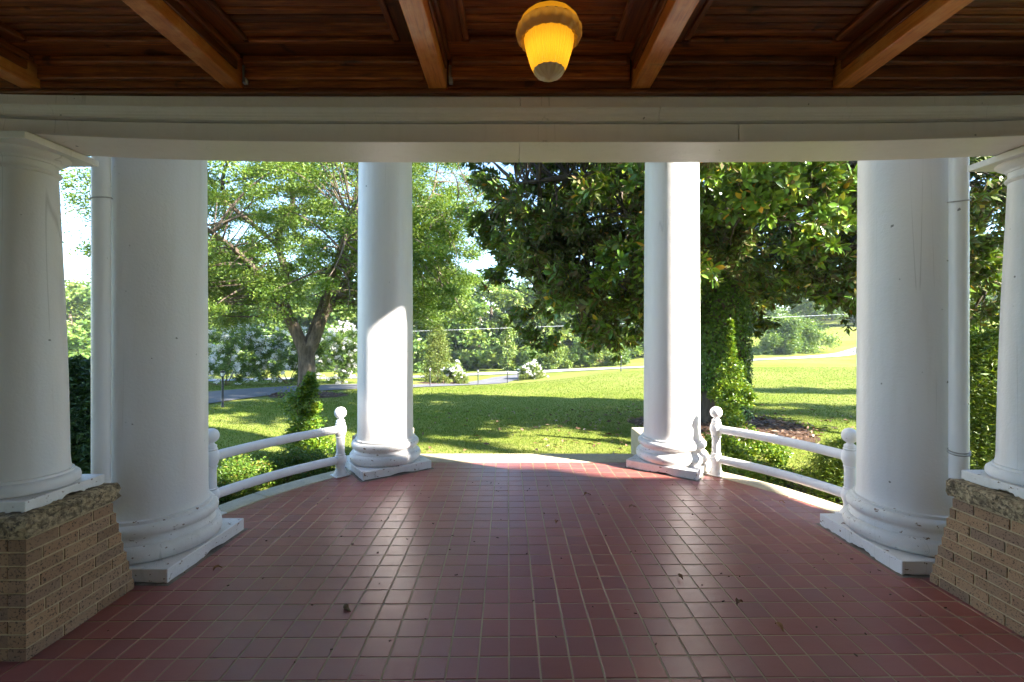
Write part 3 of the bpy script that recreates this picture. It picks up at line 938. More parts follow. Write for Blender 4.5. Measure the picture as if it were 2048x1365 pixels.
# ------------------------------------------------------------------ railings
POST = [(.078,.014),(.076,.028),(.062,.05),(.053,.075),(.050,.10),(.053,.112),(.053,.122),(.062,.145),(.068,.165),(.070,.183),(.067,.205),(.058,.226),(.050,.236),(.054,.240),(.054,.250),
        (.046,.254),(.0445,.40),(.046,.43),(.052,.433),(.052,.444),(.047,.448),(.056,.47),(.066,.50),(.069,.527),(.066,.552),(.057,.578),(.050,.586),(.054,.590),(.054,.600),(.047,.603),(.047,.630),(.040,.636),(.030,.642),(.026,.655)]
def ball(mb, x, y, z, r, n=16, m=24):
    prof = [(max(1e-4, r*math.sin(math.pi*k/n)), z - r*math.cos(math.pi*k/n)) for k in range(n+1)]
    return mb.lathe(prof, x, y, m, cap=False)
def railing(p_near, p_far, label):
    r = empty('porch_railing', (p_near[0], p_near[1], 0), label=label, cat='railing', group='curved white porch railings')
    for (x, y) in (p_near, p_far):
        p = MB().lathe(POST, x, y, 32).build('post', M['white_rail'], r, smooth=True, sharp=50)
        ball(MB(), x, y, 0.716, 0.067).build('ball_finial', M['white_rail'], p, smooth=True)
        MB().obox(x, y, math.atan2(y-CY, x-CX), .085, .085, 0.005, 0.0145).build('foot_plate', M['white_rail'], p, bevel=0.002)
    a0, a1 = math.atan2(p_near[1]-CY, p_near[0]-CX), math.atan2(p_far[1]-CY, p_far[0]-CX)
    r0, r1 = math.hypot(p_near[0]-CX, p_near[1]-CY), math.hypot(p_far[0]-CX, p_far[1]-CY)
    for z in (0.183, 0.527):
        path = []
        for k in range(25):
            tt = k/24; a = a0+(a1-a0)*tt; rr = r0+(r1-r0)*tt
            path.append((CX+rr*math.cos(a), CY+rr*math.sin(a), z))
        MB().tube(path, 0.0445, 24).build('rail', M['white_rail'], r, smooth=True)
railing((-2.678, 4.114), (-1.955, 5.27), 'curved white two-bar pipe railing on the left side of the porch')
railing((3.015, 4.125), (2.34, 5.30), 'curved white two-bar pipe railing on the right side of the porch')

# ------------------------------------------------------------------ ceiling lamp
def lamp():
    lx, ly = 0.152, 1.90
    r = empty('ceiling_lamp', (lx, ly, 3.04), label='lit amber glass acorn lamp hanging from the wood ceiling', cat='lamp')
    def glass(name, base, emit, trans):
        m, nt, out = new_mat(name)
        b = nt.nodes.new('ShaderNodeBsdfPrincipled')
        b.inputs['Base Color'].default_value = (*base, 1); b.inputs['Roughness'].default_value = 0.3
        tr = nt.nodes.new('ShaderNodeBsdfTranslucent'); tr.inputs['Color'].default_value = (*emit, 1)
        mx = nt.nodes.new('ShaderNodeMixShader'); mx.inputs[0].default_value = trans
        nt.links.new(b.outputs[0], mx.inputs[1]); nt.links.new(tr.outputs[0], mx.inputs[2])
        nt.links.new(mx.outputs[0], out.inputs['Surface'])
        return m
    amber = glass('amber_pressed_glass', (0.50, 0.30, 0.04), (1.0, 0.60, 0.05), 0.75)
    frost = glass('frosted_glass', (0.45, 0.33, 0.14), (0.9, 0.55, 0.12), 0.45)
    dusty = glass('dusty_glass', (0.34, 0.29, 0.22), (0.2, 0.14, 0.07), 0.15)
    flute = lambda amp, n: (lambda rr, z, a: rr*(1+amp*math.cos(n*a)))
    body = [(.064,2.718),(.076,2.745),(.088,2.785),(.097,2.820),(.102,2.850)]
    MB().lathe(body, lx, ly, 240, flute(.020, 44), cap=False).build('shade', amber, r, smooth=True)
    band = [(.102,2.848),(.116,2.838),(.126,2.846),(.132,2.860),(.134,2.873),(.131,2.887),(.124,2.897)]
    MB().lathe(band, lx, ly, 160, flute(.020, 20), cap=False).build('scalloped_band', frost, r, smooth=True)
    dome = [(.124,2.897),(.118,2.915),(.104,2.932),(.085,2.944),(.055,2.950)]
    MB().lathe(dome, lx, ly, 96, flute(.008, 12), cap=False).build('dome', amber, r, smooth=True)
    rose = [(.002,2.680),(.012,2.683),(.030,2.687),(.047,2.697),(.058,2.708),(.064,2.718)]
    MB().lathe(rose, lx, ly, 128, flute(.03, 16), cap=False).build('rosette', dusty, r, smooth=True)
    MB().lathe([(.05,2.952),(.058,2.958),(.056,2.972),(.03,2.985),(.026,3.05),(.06,3.065),(.072,3.08),(.072,3.098)], lx, ly, 48).build('ceiling_mount', M['iron'], r, smooth=True)
    pl = bpy.data.lights.new('lamp_bulb_light', 'POINT'); pl.energy = LAMP_W; pl.color = (1.0, 0.72, 0.35); pl.shadow_soft_size = 0.03
    po = bpy.data.objects.new('lamp_bulb_light', pl); po.location = Vector((lx, ly, 2.80)) - world_loc(r); po.parent = r
    COL.objects.link(po)
LAMP_W = 0.10
lamp()

# ------------------------------------------------------------------ bits on the tiles
def dried_leaf(x, y, a, L, label):
    r = random.Random(int(x*1000))
    n = 7; v = []; f = []
    for k in range(n):
        tt = k/(n-1); w = L*0.26*math.sin(math.pi*min(1, tt*0.95+0.04))*(0.7+0.5*r.random())
        z = 0.004 + 0.020*math.sin(math.pi*tt)*(0.6+r.random()*0.6)
        px, py = (tt-0.5)*L, 0.10*L*math.sin(tt*4+r.random())
        for s, dz in ((-1, 0.008), (0, 0), (1, 0.010)):
            qx, qy = px, py+s*w
            v.append((x+math.cos(a)*qx-math.sin(a)*qy, y+math.sin(a)*qx+math.cos(a)*qy, z+dz*abs(s)*(0.5+r.random())))
    for k in range(n-1):
        for s in (0, 1): f.append((k*3+s, k*3+s+1, k*3+s+4, k*3+s+3))
    o = MB().add(v, f).build('dried_leaf', M['dry'], smooth=True)
    tag(o, label, 'leaf', 'dried leaves blown onto the tiles')
for (u, v_, a, L, lab) in (
        (0.75, 4.62, .4, .075, 'dry brown leaf farthest out among the tiles towards the step'),
        (1.12, 4.30, .2, .070, 'dry orange leaf on the tiles, right of centre, before the right far column'),
        (0.38, 3.95, 1.4, .045, 'small pale curled leaf in the middle of the tiles'),
        (1.12, 3.083, 1.9, .060, 'dry curled leaf on the tiles between centre and the right thick column'),
        (1.37, 2.785, .7, .060, 'dry bent leaf on the tiles, one of the near two on the right'),
        (1.478, 2.56, 1.8, .070, 'dry brown leaf nearest the viewer on the right tiles'),
        (-2.03, 3.19, 1.0, .055, 'tiny dry leaf beside the left thick column plinth'),
        (2.58, 4.42, 2.4, .050, 'dry leaf near the curb below the right railing')):
    dried_leaf(u, v_, a, L, lab)
gm = MB()
for k in range(130):
    gx_, gy_ = random.uniform(-2.3, 2.6), random.uniform(2.0, 5.6)
    if (gx_-CX)**2+(gy_-CY)**2 > 2.5**2 and gy_ > CY: continue
    a_, l_ = random.random()*6.28, random.uniform(.003, .011)
    gm.obox(gx_, gy_, a_, l_, random.uniform(.0015, .004), 0.0002, random.uniform(.002, .005))
tag(gm.build('floor_grit', M['mulch']), label='dark specks of grit scattered over the red tiles', cat='grit', kind='stuff')
nut = MB(); nut.lathe([(.002,.001),(.012,.004),(.016,.013),(.014,.022),(.008,.028),(.001,.030)], -0.985, 2.745, 14)
nut.tube([(-.985,2.745,.012),(-.965,2.725,.009),(-.945,2.71,.006)], [.010,.009,.003], 8)
tag(nut.build('acorn', M['stem'], smooth=True), 'small brown nut lying on the left tiles', 'nut')

exec_plants = True
# ------------------------------------------------------------------ plants: helpers
def branch_path(a, c, bend, n=5, r=None):
    a = np.array(a, float); c = np.array(c, float)
    m = (a+c)/2 + RNG.normal(size=3)*bend + np.array([0, 0, bend*0.6])
    s = np.linspace(0, 1, n)[:, None]
    return (1-s)**2*a + 2*s*(1-s)*m + s**2*c

def sample_polyline(pts, rad, step=0.4):
    P, R = [], []
    for (a, c, ra, rc) in zip(pts[:-1], pts[1:], rad[:-1], rad[1:]):
        L = np.linalg.norm(np.array(c)-np.array(a)); k = max(1, int(L/step))
        for s in range(k):
            P.append(np.array(a)+(np.array(c)-np.array(a))*s/k); R.append(ra+(rc-ra)*s/k)
    P.append(np.array(pts[-1], float)); R.append(rad[-1])
    return P, R

def smooth_path(pts, rad, k=4):
    pts = [np.array(p, float) for p in pts]
    out, ro = [], []
    for i in range(len(pts)-1):
        p0 = pts[max(i-1, 0)]; p1 = pts[i]; p2 = pts[i+1]; p3 = pts[min(i+2, len(pts)-1)]
        for s in range(k):
            t = s/k
            out.append(0.5*((2*p1)+(-p0+p2)*t+(2*p0-5*p1+4*p2-p3)*t*t+(-p0+3*p1-3*p2+p3)*t**3))
            ro.append(rad[i]+(rad[i+1]-rad[i])*t)
    out.append(pts[-1]); ro.append(rad[-1])
    return out, ro

def connect(mb, limbs_p, limbs_r, targets, r_tip=0.012, r_max=0.07, bend=0.25, seg=5):
    LP = np.array(limbs_p)
    tip_dirs = []
    for t_ in targets:
        d = np.linalg.norm(LP-t_, axis=1) + np.maximum(0, LP[:, 2]-t_[2])*0.5
        k = int(np.argmin(d))
        path = branch_path(LP[k], t_, bend*min(1.5, d[k]*0.3+0.3))
        r0 = min(r_max, limbs_r[k]*0.7, 0.012+0.014*d[k])
        mb.tube([tuple(p) for p in path], list(np.linspace(r0, r_tip, len(path))), seg)

# ------------------------------------------------------------------ pecan tree on the left
def pecan():
    bx_, by_ = -8.30, 18.8
    root = empty('pecan_tree', (bx_, by_, g1(bx_, by_)), label='large spreading tree with forked trunk on the left lawn', cat='tree')
    mb = MB()
    limbs = [
      ([(-8.3,18.8,-1.05),(-8.32,18.8,-.8),(-8.33,18.8,-.2),(-8.35,18.8,.5),(-8.36,18.8,1.05)], [.52,.40,.335,.315,.35]),
      ([(-8.40,18.8,.8),(-8.82,18.75,1.75),(-9.33,18.7,2.89),(-9.81,18.5,3.6),(-10.69,18.1,4.39),(-11.8,17.6,5.0),(-13.6,17.2,5.9),(-15.4,17.0,6.4)], [.27,.225,.20,.165,.13,.10,.07,.03]),
      ([(-9.33,18.7,2.89),(-9.25,18.9,3.97),(-9.61,19.0,5.16),(-9.47,19.0,6.16),(-9.04,19.1,6.95),(-9.25,19.3,8.0),(-9.0,19.4,10.2),(-9.1,19.4,12.2)], [.165,.15,.135,.12,.105,.09,.06,.02]),
      ([(-8.30,18.8,.75),(-8.05,18.85,1.3),(-7.68,18.9,2.3),(-6.97,18.9,3.3),(-6.46,18.8,4.3),(-6.3,18.7,5.75),(-6.2,18.6,7.4),(-5.9,18.5,10.2)], [.26,.24,.20,.18,.16,.13,.09,.03]),
      ([(-6.46,18.8,4.3),(-5.2,18.5,4.95),(-3.9,18.2,5.55),(-2.5,18.0,6.3),(-1.4,17.8,6.6)], [.12,.10,.08,.05,.02]),
      ([(-9.61,19.0,5.16),(-10.4,18.2,6.0),(-10.95,17.6,6.57),(-12.07,17.0,7.28),(-13.2,16.6,8.2)], [.10,.09,.075,.05,.02]),
      ([(-10.95,17.6,6.57),(-10.75,17.2,7.4),(-10.2,16.9,8.3),(-9.8,16.7,9.6)], [.07,.06,.04,.02]),
      ([(-8.82,18.75,1.75),(-9.2,17.6,3.2),(-9.5,16.2,4.3),(-9.9,14.8,5.0),(-10.3,13.6,5.3)], [.15,.13,.10,.07,.03]),
      ([(-7.68,18.9,2.3),(-6.9,17.6,3.5),(-6.0,16.2,4.5),(-5.2,14.9,5.2)], [.13,.11,.08,.03]),
      ([(-8.36,18.8,1.0),(-8.2,20.2,3.0),(-8.0,21.8,5.2),(-7.8,23.2,7.5)], [.18,.15,.11,.04]),
      ([(-9.33,18.7,2.89),(-11.5,19.8,4.2),(-13.5,20.8,5.2),(-15.6,21.5,5.8)], [.12,.10,.07,.03]),
      ([(-3.9,18.2,5.55),(-3.2,18.6,7.2),(-3.0,18.9,8.8)], [.07,.05,.02]),
    ]
    LP, LR = [], []
    for pts, rad in limbs:
        p, r = smooth_path(pts, rad, 4)
        mb.tube([tuple(q) for q in p], r, 14 if rad[0] > .2 else 9)
        if rad is not limbs[0][1]:
            a, c = sample_polyline(p, r, 0.3); LP += a; LR += c
    # clumps
    C = []
    cc = np.array([-8.7, 18.8, 6.6]); rr = np.array([8.4, 7.4, 6.4])
    while len(C) < 560:
        d = unit(RNG.normal(size=3)); q = RNG.random()**0.42
        p = cc + d*rr*q
        rad_h = math.hypot((p[0]+8.35), (p[1]-18.8))
        zmin = 1.95 + 1.6*math.exp(-(rad_h/2.6)**2) + 0.5*math.sin(p[0]*1.1)*math.cos(p[1]*.9)
        if p[2] < zmin or p[0] < -15.3: continue
        C.append(p)
    for k in range(95):                                   # low boughs on the left and before the fork
        p = np.array([-11.4, 17.4, 3.3]) + unit(RNG.normal(size=3))*np.array([3.4, 3.2, 1.6])*RNG.random()**.45
        if p[2] > 1.9: C.append(p)
    for k in range(110):                                  # the side reaching right, hanging low
        p = np.array([-3.4, 18.2, 5.0]) + unit(RNG.normal(size=3))*np.array([2.7, 3.0, 3.4])*RNG.random()**.45
        if p[2] > 1.9: C.append(p)
    C = np.array(C)
    connect(mb, LP, LR, C, bend=0.35)
    mb.build('trunk', M['bark'], root, smooth=True)
    R = RNG.uniform(0.6, 1.15, len(C))
    P = clump_points(C, R, 400, flat=0.55, shell=0.15)
    leaf_object('crown', M['pecan_leaf'], root, P, RNG.uniform(.085, .145, len(P)), RNG.uniform(.036, .058, len(P)), up=0.9, droop=0.35)
pecan()

# ------------------------------------------------------------------ magnolia on the right, with ivy on its trunk
def magnolia_leaf_geo():
    # outline of half a leaf: t along, w across
    ts = [0.0, 0.22, 0.5, 0.78, 1.0]; ws = [0.05, 0.36, 0.5, 0.36, 0.0]
    return ts, ws
def magnolia():
    bx_, by_ = 5.05, 11.0
    root = empty('magnolia_tree', (bx_, by_, g1(bx_, by_)), label='big dark magnolia tree with glossy leaves and hanging boughs on the right', cat='tree')
    mb = MB()
    limbs = [
      ([(5.05,11,-.75),(5.05,11,-.5),(5.05,11,-.1),(5.05,11,1.0),(5.02,11,2.4),(5.0,11.05,4),(4.95,11.1,6.5),(5.0,11.1,9),(5.1,11.1,11.5)], [.72,.60,.52,.47,.44,.38,.28,.16,.05]),
      ([(5.0,11,3.0),(4.0,10.5,3.5),(3.0,10.1,3.35),(2.1,9.7,2.9),(1.2,9.5,2.5),(.6,9.4,2.3)], [.18,.15,.12,.09,.06,.02]),
      ([(5.0,11,3.8),(3.7,10.4,4.6),(2.4,10.0,5.0),(1.2,9.8,4.9),(.1,9.6,4.7)], [.17,.14,.11,.07,.03]),
      ([(5.0,11,2.9),(6.2,10.4,3.4),(7.4,9.8,3.3),(8.4,9.4,2.9),(9.4,9.1,2.6)], [.17,.14,.11,.08,.03]),
      ([(5.0,11,4.2),(6.4,10.3,5.0),(7.8,9.7,5.3),(9.2,9.3,5.2)], [.16,.13,.09,.03]),
      ([(5.0,11,3.4),(4.8,9.9,4.0),(4.5,8.8,4.1),(4.3,7.9,3.8)], [.15,.12,.08,.03]),
      ([(5.0,11,5.2),(4.2,9.6,6.3),(3.4,8.4,6.8)], [.13,.10,.03]),
      ([(5.0,11,3.2),(5.6,12.2,3.8),(6.2,13.6,4.0),(6.6,14.6,3.8)], [.15,.12,.08,.03]),
      ([(5.0,11,4.6),(3.6,12.2,5.4),(2.0,13.2,5.6)], [.14,.10,.03]),
      ([(3.0,10.1,3.35),(2.9,9.6,4.0),(2.6,9.2,4.5)], [.06,.05,.02]),
      ([(2.4,10.0,5.0),(2.2,9.3,4.2),(2.4,8.8,3.6)], [.05,.04,.015]),
      ([(7.4,9.8,3.3),(7.2,9.2,4.0),(6.8,8.7,4.3)], [.06,.05,.02]),
    ]
    LP, LR = [], []
    for n_, (pts, rad) in enumerate(limbs):
        p, r = smooth_path(pts, rad, 4)
        mb.tube([tuple(q) for q in p], r, 16 if n_ == 0 else 9)
        a, c = sample_polyline(p, r, 0.3)
        sel = [i for i in range(len(a)) if n_ > 0 or a[i][2] > 3.0]
        LP += [a[i] for i in sel]; LR += [c[i] for i in sel]
    cc = np.array([5.3, 10.9, 5.6]); rr = np.array([6.45, 4.35, 6.4])
    # boughs: blobs of whorls, thick in the skirt of the tree, thinner in the top
    B = []; n_low = n_top = 0
    while n_low < 620 or n_top < 130:
        d = unit(RNG.normal(size=3)); q = 0.40+0.60*RNG.random()**0.6
        p = cc + d*rr*q
        front = p[1] < 11.6
        zmin = 1.72 + (1.45*math.exp(-((p[0]-4.35)/1.0)**2) if front else 0) + 0.55*math.sin(p[0]*2.3+p[1]*1.4)
        if p[0] > 6.4: zmin = 2.30 + 0.25*math.sin(p[0]*2)
        if p[0] > 8.2 and p[1] < 11.5: zmin = 1.2
        if p[2] < zmin or p[2] > 11.0: continue
        if p[2] < 6.6:
            if n_low >= 620: continue
            n_low += 1
        else:
            if n_top >= 130: continue
            n_top += 1
        B.append(p)
    for k in range(26):                                  # bough on the left limb
        B.append(np.array([0.75, 9.9, 3.5]) + unit(RNG.normal(size=3))*np.array([.75, 1.0, .75])*RNG.random()**.4)
    B = np.array(B)
    connect(mb, LP, LR, B, r_tip=0.008, r_max=0.035, bend=0.35)
    mb.build('trunk', M['bark_mag'], root, smooth=True)
    per = 22
    Wc = clump_points(B, RNG.uniform(.42, .80, len(B)), per, flat=0.75, shell=0.1)
    keep = (Wc[:, 1] > 6.55) | (Wc[:, 0] > 6.6)
    Wc = Wc[keep]
    # drop whorls that would stand on the porch front
    out_dir = unit((Wc - cc)/rr + np.array([0, 0, 0.15]) + RNG.normal(size=Wc.shape)*0.45)
    nl = 11
    n = len(Wc)
    a = (np.arange(nl)[None, :]*2.4 + RNG.random((n, 1))*6.28)
    e1 = unit(np.cross(out_dir, RNG.normal(size=(n, 3)))); e2 = np.cross(out_dir, e1)
    open_ = np.linspace(0.25, 1.15, nl)[None, :, None] + RNG.normal(size=(n, nl, 1))*0.12
    rad_ = np.cos(a)[..., None]*e1[:, None] + np.sin(a)[..., None]*e2[:, None]
    D = unit(out_dir[:, None]*np.cos(open_) + rad_*np.sin(open_) + np.array([0, 0, -0.10]))
    Nn = unit(out_dir[:, None]*np.sin(open_) - rad_*np.cos(open_) + RNG.normal(size=D.shape)*0.15)
    P = (Wc[:, None] + out_dir[:, None]*(np.linspace(0.0, -0.10, nl)[None, :, None])) + D*0.02
    P, D, Nn = P.reshape(-1, 3), D.reshape(-1, 3), Nn.reshape(-1, 3)
    L = RNG.uniform(.13, .21, len(P)); Wd = L*RNG.uniform(.36, .44, len(P))
    # the leaves that show largest become parts of their own
    px = P[:, 0]/P[:, 1]; pz = (P[:, 2]-1.65)/P[:, 1]
    vis = (px > -.12) & (px < .74) & (pz < .36)
    score = np.where(vis, P[:, 1], 99.0) + RNG.random(len(P))*0.5
    order = np.argsort(score); big = order[:300]; rest = order[300:]
    ts, ws = magnolia_leaf_geo()
    def leaf_arrays(P, D, N, L, Wd):
        m = len(P); S = unit(np.cross(D, N)); N = np.cross(S, D)
        L = L[:, None]; Wd = Wd[:, None]
        rows = []
        for t, w in zip(ts, ws):
            c = P + D*L*t - N*L*0.12*t*t
            if w > 0: rows += [c - S*Wd*w + N*Wd*0.12, c, c + S*Wd*w + N*Wd*0.12]
            else: rows += [c, c, c]
        V = np.stack(rows, 1)                      # (m,15,3)
        F = []
        for k in range(4):
            o = k*3
            F += [(o, o+1, o+4, o+3), (o+1, o+2, o+5, o+4)]
        return V, np.array(F)
    def crown_part(sel, fine):
        m = len(sel)
        S = unit(np.cross(D[sel], Nn[sel])); Nr = np.cross(S, D[sel])
        if fine:
            V, F = leaf_arrays(P[sel], D[sel], Nn[sel], L[sel], Wd[sel]); k = 15
        else:
            l, w = L[sel][:, None], Wd[sel][:, None]
            mid = P[sel] + D[sel]*l*.5
            V = np.stack([P[sel], mid - S*w*.5 + Nr*w*.1, P[sel] + D[sel]*l - Nr*l*.1, mid + S*w*.5 + Nr*w*.1], 1)
            F = np.array([(0, 3, 2, 1)]); k = 4
        V2 = V - Nr[:, None, :]*0.002
        base = (np.arange(m)*k)[:, None, None]
        Ft = (F[None] + base).reshape(-1, 4)
        Fu = (F[None, :, ::-1] + base + m*k).reshape(-1, 4)
        r = np.repeat(RNG.random(m), len(F))
        o = np_mesh('crown', np.concatenate([V.reshape(-1, 3), V2.reshape(-1, 3)]), np.concatenate([Ft, Fu]),
                    [M['mag_top'], M['mag_under']], root, rnd=np.concatenate([r, r]), midx=np.r_[np.zeros(len(Ft)), np.ones(len(Fu))], smooth=True)
        o['kind'] = 'stuff'
    crown_part(rest[:6000], True)
    crown_part(rest[6000:], False)
    # one shared leaf mesh for the near leaves
    p0 = np.zeros((1, 3)); V, F = leaf_arrays(p0, np.array([[1., 0, 0]]), np.array([[0, 0, 1.]]), np.array([1.0]), np.array([0.4]))
    v = [tuple(q) for q in V[0]] + [tuple(q - np.array([0, 0, .008])) for q in V[0]]
    f = [tuple(int(x) for x in q) for q in F] + [tuple(int(x)+15 for x in q[::-1]) for q in F]
    lm = bpy.data.meshes.new('leaf'); lm.from_pydata(v, [], f)
    lm.materials.append(M['mag_top']); lm.materials.append(M['mag_under'])
    lm.polygons.foreach_set('material_index', [0]*8+[1]*8)
    lm.polygons.foreach_set('use_smooth', [True]*16)
    rl = world_loc(root)
    for k in big:
        d = Vector(D[k]); nn = Vector(Nn[k]); s = nn.cross(d).normalized(); nn = d.cross(s)
        mt = Matrix((d, s, nn)).transposed()
        o = bpy.data.objects.new('leaf', lm)
        o.location = Vector(P[k]) - rl
        o.rotation_euler = mt.to_euler(); o.scale = (L[k], L[k]*1.0, L[k])
        o.parent = root; COL.objects.link(o)
    # ivy sheath
    iv = empty('ivy', (bx_, by_-0.5, g1(bx_, by_)), label='green ivy covering the thick magnolia trunk', cat='ivy')
    n = 15000
    z = RNG.uniform(-.35, 4.2, n); a = RNG.random(n)*6.28
    rr_ = np.interp(z, [-.5, -.1, 1, 2.4, 4.2], [.60, .52, .47, .44, .37]) + .02 + .10*RNG.random(n)**1.5 + .05*np.sin(3*a+z*2)
    keep = z > (-.1 + .35*np.sin(a*2+1))
    P = np.stack([5.03+rr_*np.cos(a), 11+rr_*np.sin(a), z], -1)[keep]; a = a[keep]
    N = unit(np.stack([np.cos(a), np.sin(a), 0*a+.25], -1) + RNG.normal(size=(len(a), 3))*.35)
    D = unit(np.stack([RNG.normal(size=len(a)), RNG.normal(size=len(a)), -1.0+RNG.normal(size=len(a))*.5], -1)); D = unit(D - N*(D*N).sum(-1, keepdims=True))
    leaf_object('foliage', M['ivy'], iv, P, RNG.uniform(.05, .09, len(P)), RNG.uniform(.045, .08, len(P)), D=D, N=N)
magnolia()

# ------------------------------------------------------------------ shrubs
def shrub(name, label, cat, x, y, blobs, mat, per, L, W, stems=3, up=0.8, droop=-.3, group=None, blossom=None, shell=0.2, flat=0.9, z0=None, stem_r=0.012):
    gzv = g1(x, y) if z0 is None else z0
    root = empty(name, (x, y, gzv), label=label, cat=cat, group=group)
    C = np.array([(x+b[0], y+b[1], gzv+b[2]) for b in blobs]); R = np.array([b[3] for b in blobs])
    P = clump_points(C, R, per, flat=flat, shell=shell)
    P = P[P[:, 2] > gz(P[:, 0], P[:, 1])+.01]
    leaf_object('foliage', mat, root, P, RNG.uniform(L*.7, L*1.25, len(P)), RNG.uniform(W*.75, W*1.2, len(P)), up=up, droop=droop)
    mb = MB()
    for k in range(stems):
        a = 6.28*k/stems + random.random()
        tgt = C[min(len(C)-1, int(len(C)*(k+1)/stems)-1)]
        b0 = np.array([x+.05*math.cos(a), y+.05*math.sin(a), gzv-.05])
        pth = branch_path(b0, tgt, .05 + .03*np.linalg.norm(tgt-b0))
        mb.tube([tuple(q) for q in pth], list(np.linspace(stem_r, stem_r*.4, len(pth))), 6)
    mb.build('stem', M['stem'], root, smooth=True)
    if blossom is not None:
        n_c, cr, per_b, bl = blossom
        idx = RNG.integers(0, len(C), n_c)
        d = unit(RNG.normal(size=(n_c, 3)) + np.array([0, -.5, .45]))
        BC = C[idx] + d*R[idx][:, None]*1.0
        BP_ = clump_points(BC, RNG.uniform(cr*.6, cr*1.2, n_c), per_b, flat=1.0, shell=.2)
        o = leaf_object('blossom', M['blossom'], root, BP_, bl, bl*.8, up=.5)
    return root

def upright_blobs(h, w, n, seed, waist=None, base=0.15):
    rg = random.Random(seed); out = []
    for k in range(n):
        tt = k/(n-1); z = base + (h-base)*tt
        wd = w*(0.85 if tt < .5 else 1.0)*(1.0 if tt < .75 else (1.25-tt))*(0.45 if waist and abs(tt-waist) < .09 else 1)
        a = rg.random()*6.28
        out.append((math.cos(a)*wd*.45, math.sin(a)*wd*.45, z, wd*rg.uniform(.42, .62)))
    return out
shrub('holly_shrub', 'upright glossy green shrub behind the left railing, in front of the forked tree', 'shrub', -3.28, 7.5,
      upright_blobs(1.40, .52, 34, 3, waist=.52), M['holly'], 300, .058, .026, 3, stem_r=.014)
shrub('holly_shrub', 'young upright shrub with pointed leader before the ivy-covered trunk', 'shrub', 3.80, 8.05,
      [(0.0, 0, 2.28, .035), (0, 0, 2.2, .05), (0.01, 0, 2.1, .06), (0, 0, 2.0, .07), (.01, 0, 1.88, .08), (.02, 0, 1.75, .11), (-.02, .02, 1.62, .15),
       (.10, 0, 1.5, .18), (-.08, 0, 1.42, .18), (.14, .05, 1.32, .20), (-.14, 0, 1.2, .2), (.05, -.05, 1.15, .2), (.25, 0, 1.12, .15), (-.22, .0, 1.05, .16),
       (.02, 0, .98, .2), (.16, 0, .9, .18), (.36, 0, .98, .10), (-.30, 0, .98, .10), (-.1, 0, .82, .16), (.06, 0, .72, .14), (.3, 0, .86, .1), (0, 0, .6, .08)],
      M['holly'], 300, .058, .024, 2, stem_r=.018)
shrub('azalea_shrub', 'low leafy shrub behind the left railing, the one nearest the left thick column', 'shrub', -3.55, 5.75,
      [(-.3, 0, .16, .24), (0, .1, .22, .26), (.25, .2, .2, .25), (.1, -.2, .14, .2), (-.1, .35, .26, .26), (.3, .5, .22, .26)], M['azalea'], 1500, .042, .018, 5)
shrub('azalea_shrub', 'low leafy shrub behind the left railing, the middle one', 'shrub', -3.15, 6.45,
      [(-.4, 0, .22, .26), (0, .05, .26, .28), (.3, .1, .2, .25), (-.1, -.2, .18, .24), (.05, .3, .24, .25), (.42, -.05, .15, .2)], M['azalea'], 1500, .042, .018, 5)
shrub('azalea_shrub', 'low leafy shrub below the upright shrub by the left railing', 'shrub', -2.55, 6.75,
      [(-.2, 0, .16, .22), (0.1, .05, .18, .22), (.3, .05, .12, .18), (-.35, .1, .2, .22)], M['azalea'], 1200, .042, .018, 4)
shrub('leafy_shrub', 'loose glossy shrub just outside the right railing, left of the mulch', 'shrub', 3.0, 6.55,
      [(-.1, 0, .25, .25), (.15, .05, .35, .25), (.0, .1, .55, .22), (.2, .3, .7, .22), (.4, .5, .72, .2), (-.15, .2, .45, .2), (.3, -.1, .2, .22), (.25, .5, .9, .12)], M['holly'], 420, .062, .026, 4, stem_r=.01)
shrub('leafy_shrub', 'leafy shrub between the right railing and the mulch, right of the loose glossy one', 'shrub', 3.75, 7.2,
      [(-.1, 0, .2, .24), (.2, .1, .28, .26), (.45, .1, .2, .22), (.1, .3, .4, .22), (-.3, .1, .3, .2), (.3, -.1, .14, .2)], M['holly'], 520, .06, .026, 4, stem_r=.01)
shrub('leafy_shrub', 'small low leafy shrub under the right railing, near the middle', 'shrub', 3.42, 6.0,
      [(0, 0, .14, .18), (.15, .1, .18, .18), (-.15, .1, .16, .18)], M['azalea'], 700, .05, .02, 3)
def cone_blobs(h, w, n, seed):
    rg = random.Random(seed); out = []
    for k in range(n):
        tt = (k+.5)/n; z = .12+(h-.12)*tt; rad = w*(1-tt**2.2)**.75
        a = k*2.4 + rg.random()*.5; q = rg.uniform(.5, .8)
        out.append((rad*q*math.cos(a), rad*q*math.sin(a), z*.96, .13+rad*.42))
    return out
shrub('yew_shrub', 'yellow-green needled bush beside the right thick column base', 'shrub', 4.02, 5.55, cone_blobs(.72, .42, 24, 5), M['yew'], 750, .05, .012, 3, shell=.5)
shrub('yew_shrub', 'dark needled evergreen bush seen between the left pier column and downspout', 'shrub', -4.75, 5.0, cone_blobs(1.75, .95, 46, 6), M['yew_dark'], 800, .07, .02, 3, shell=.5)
shrub('yew_shrub', 'bright needled evergreen bush seen between the right downspout and pier column', 'shrub', 5.5, 5.3, cone_blobs(2.05, 1.0, 46, 7), M['yew'], 800, .07, .02, 3, shell=.5)

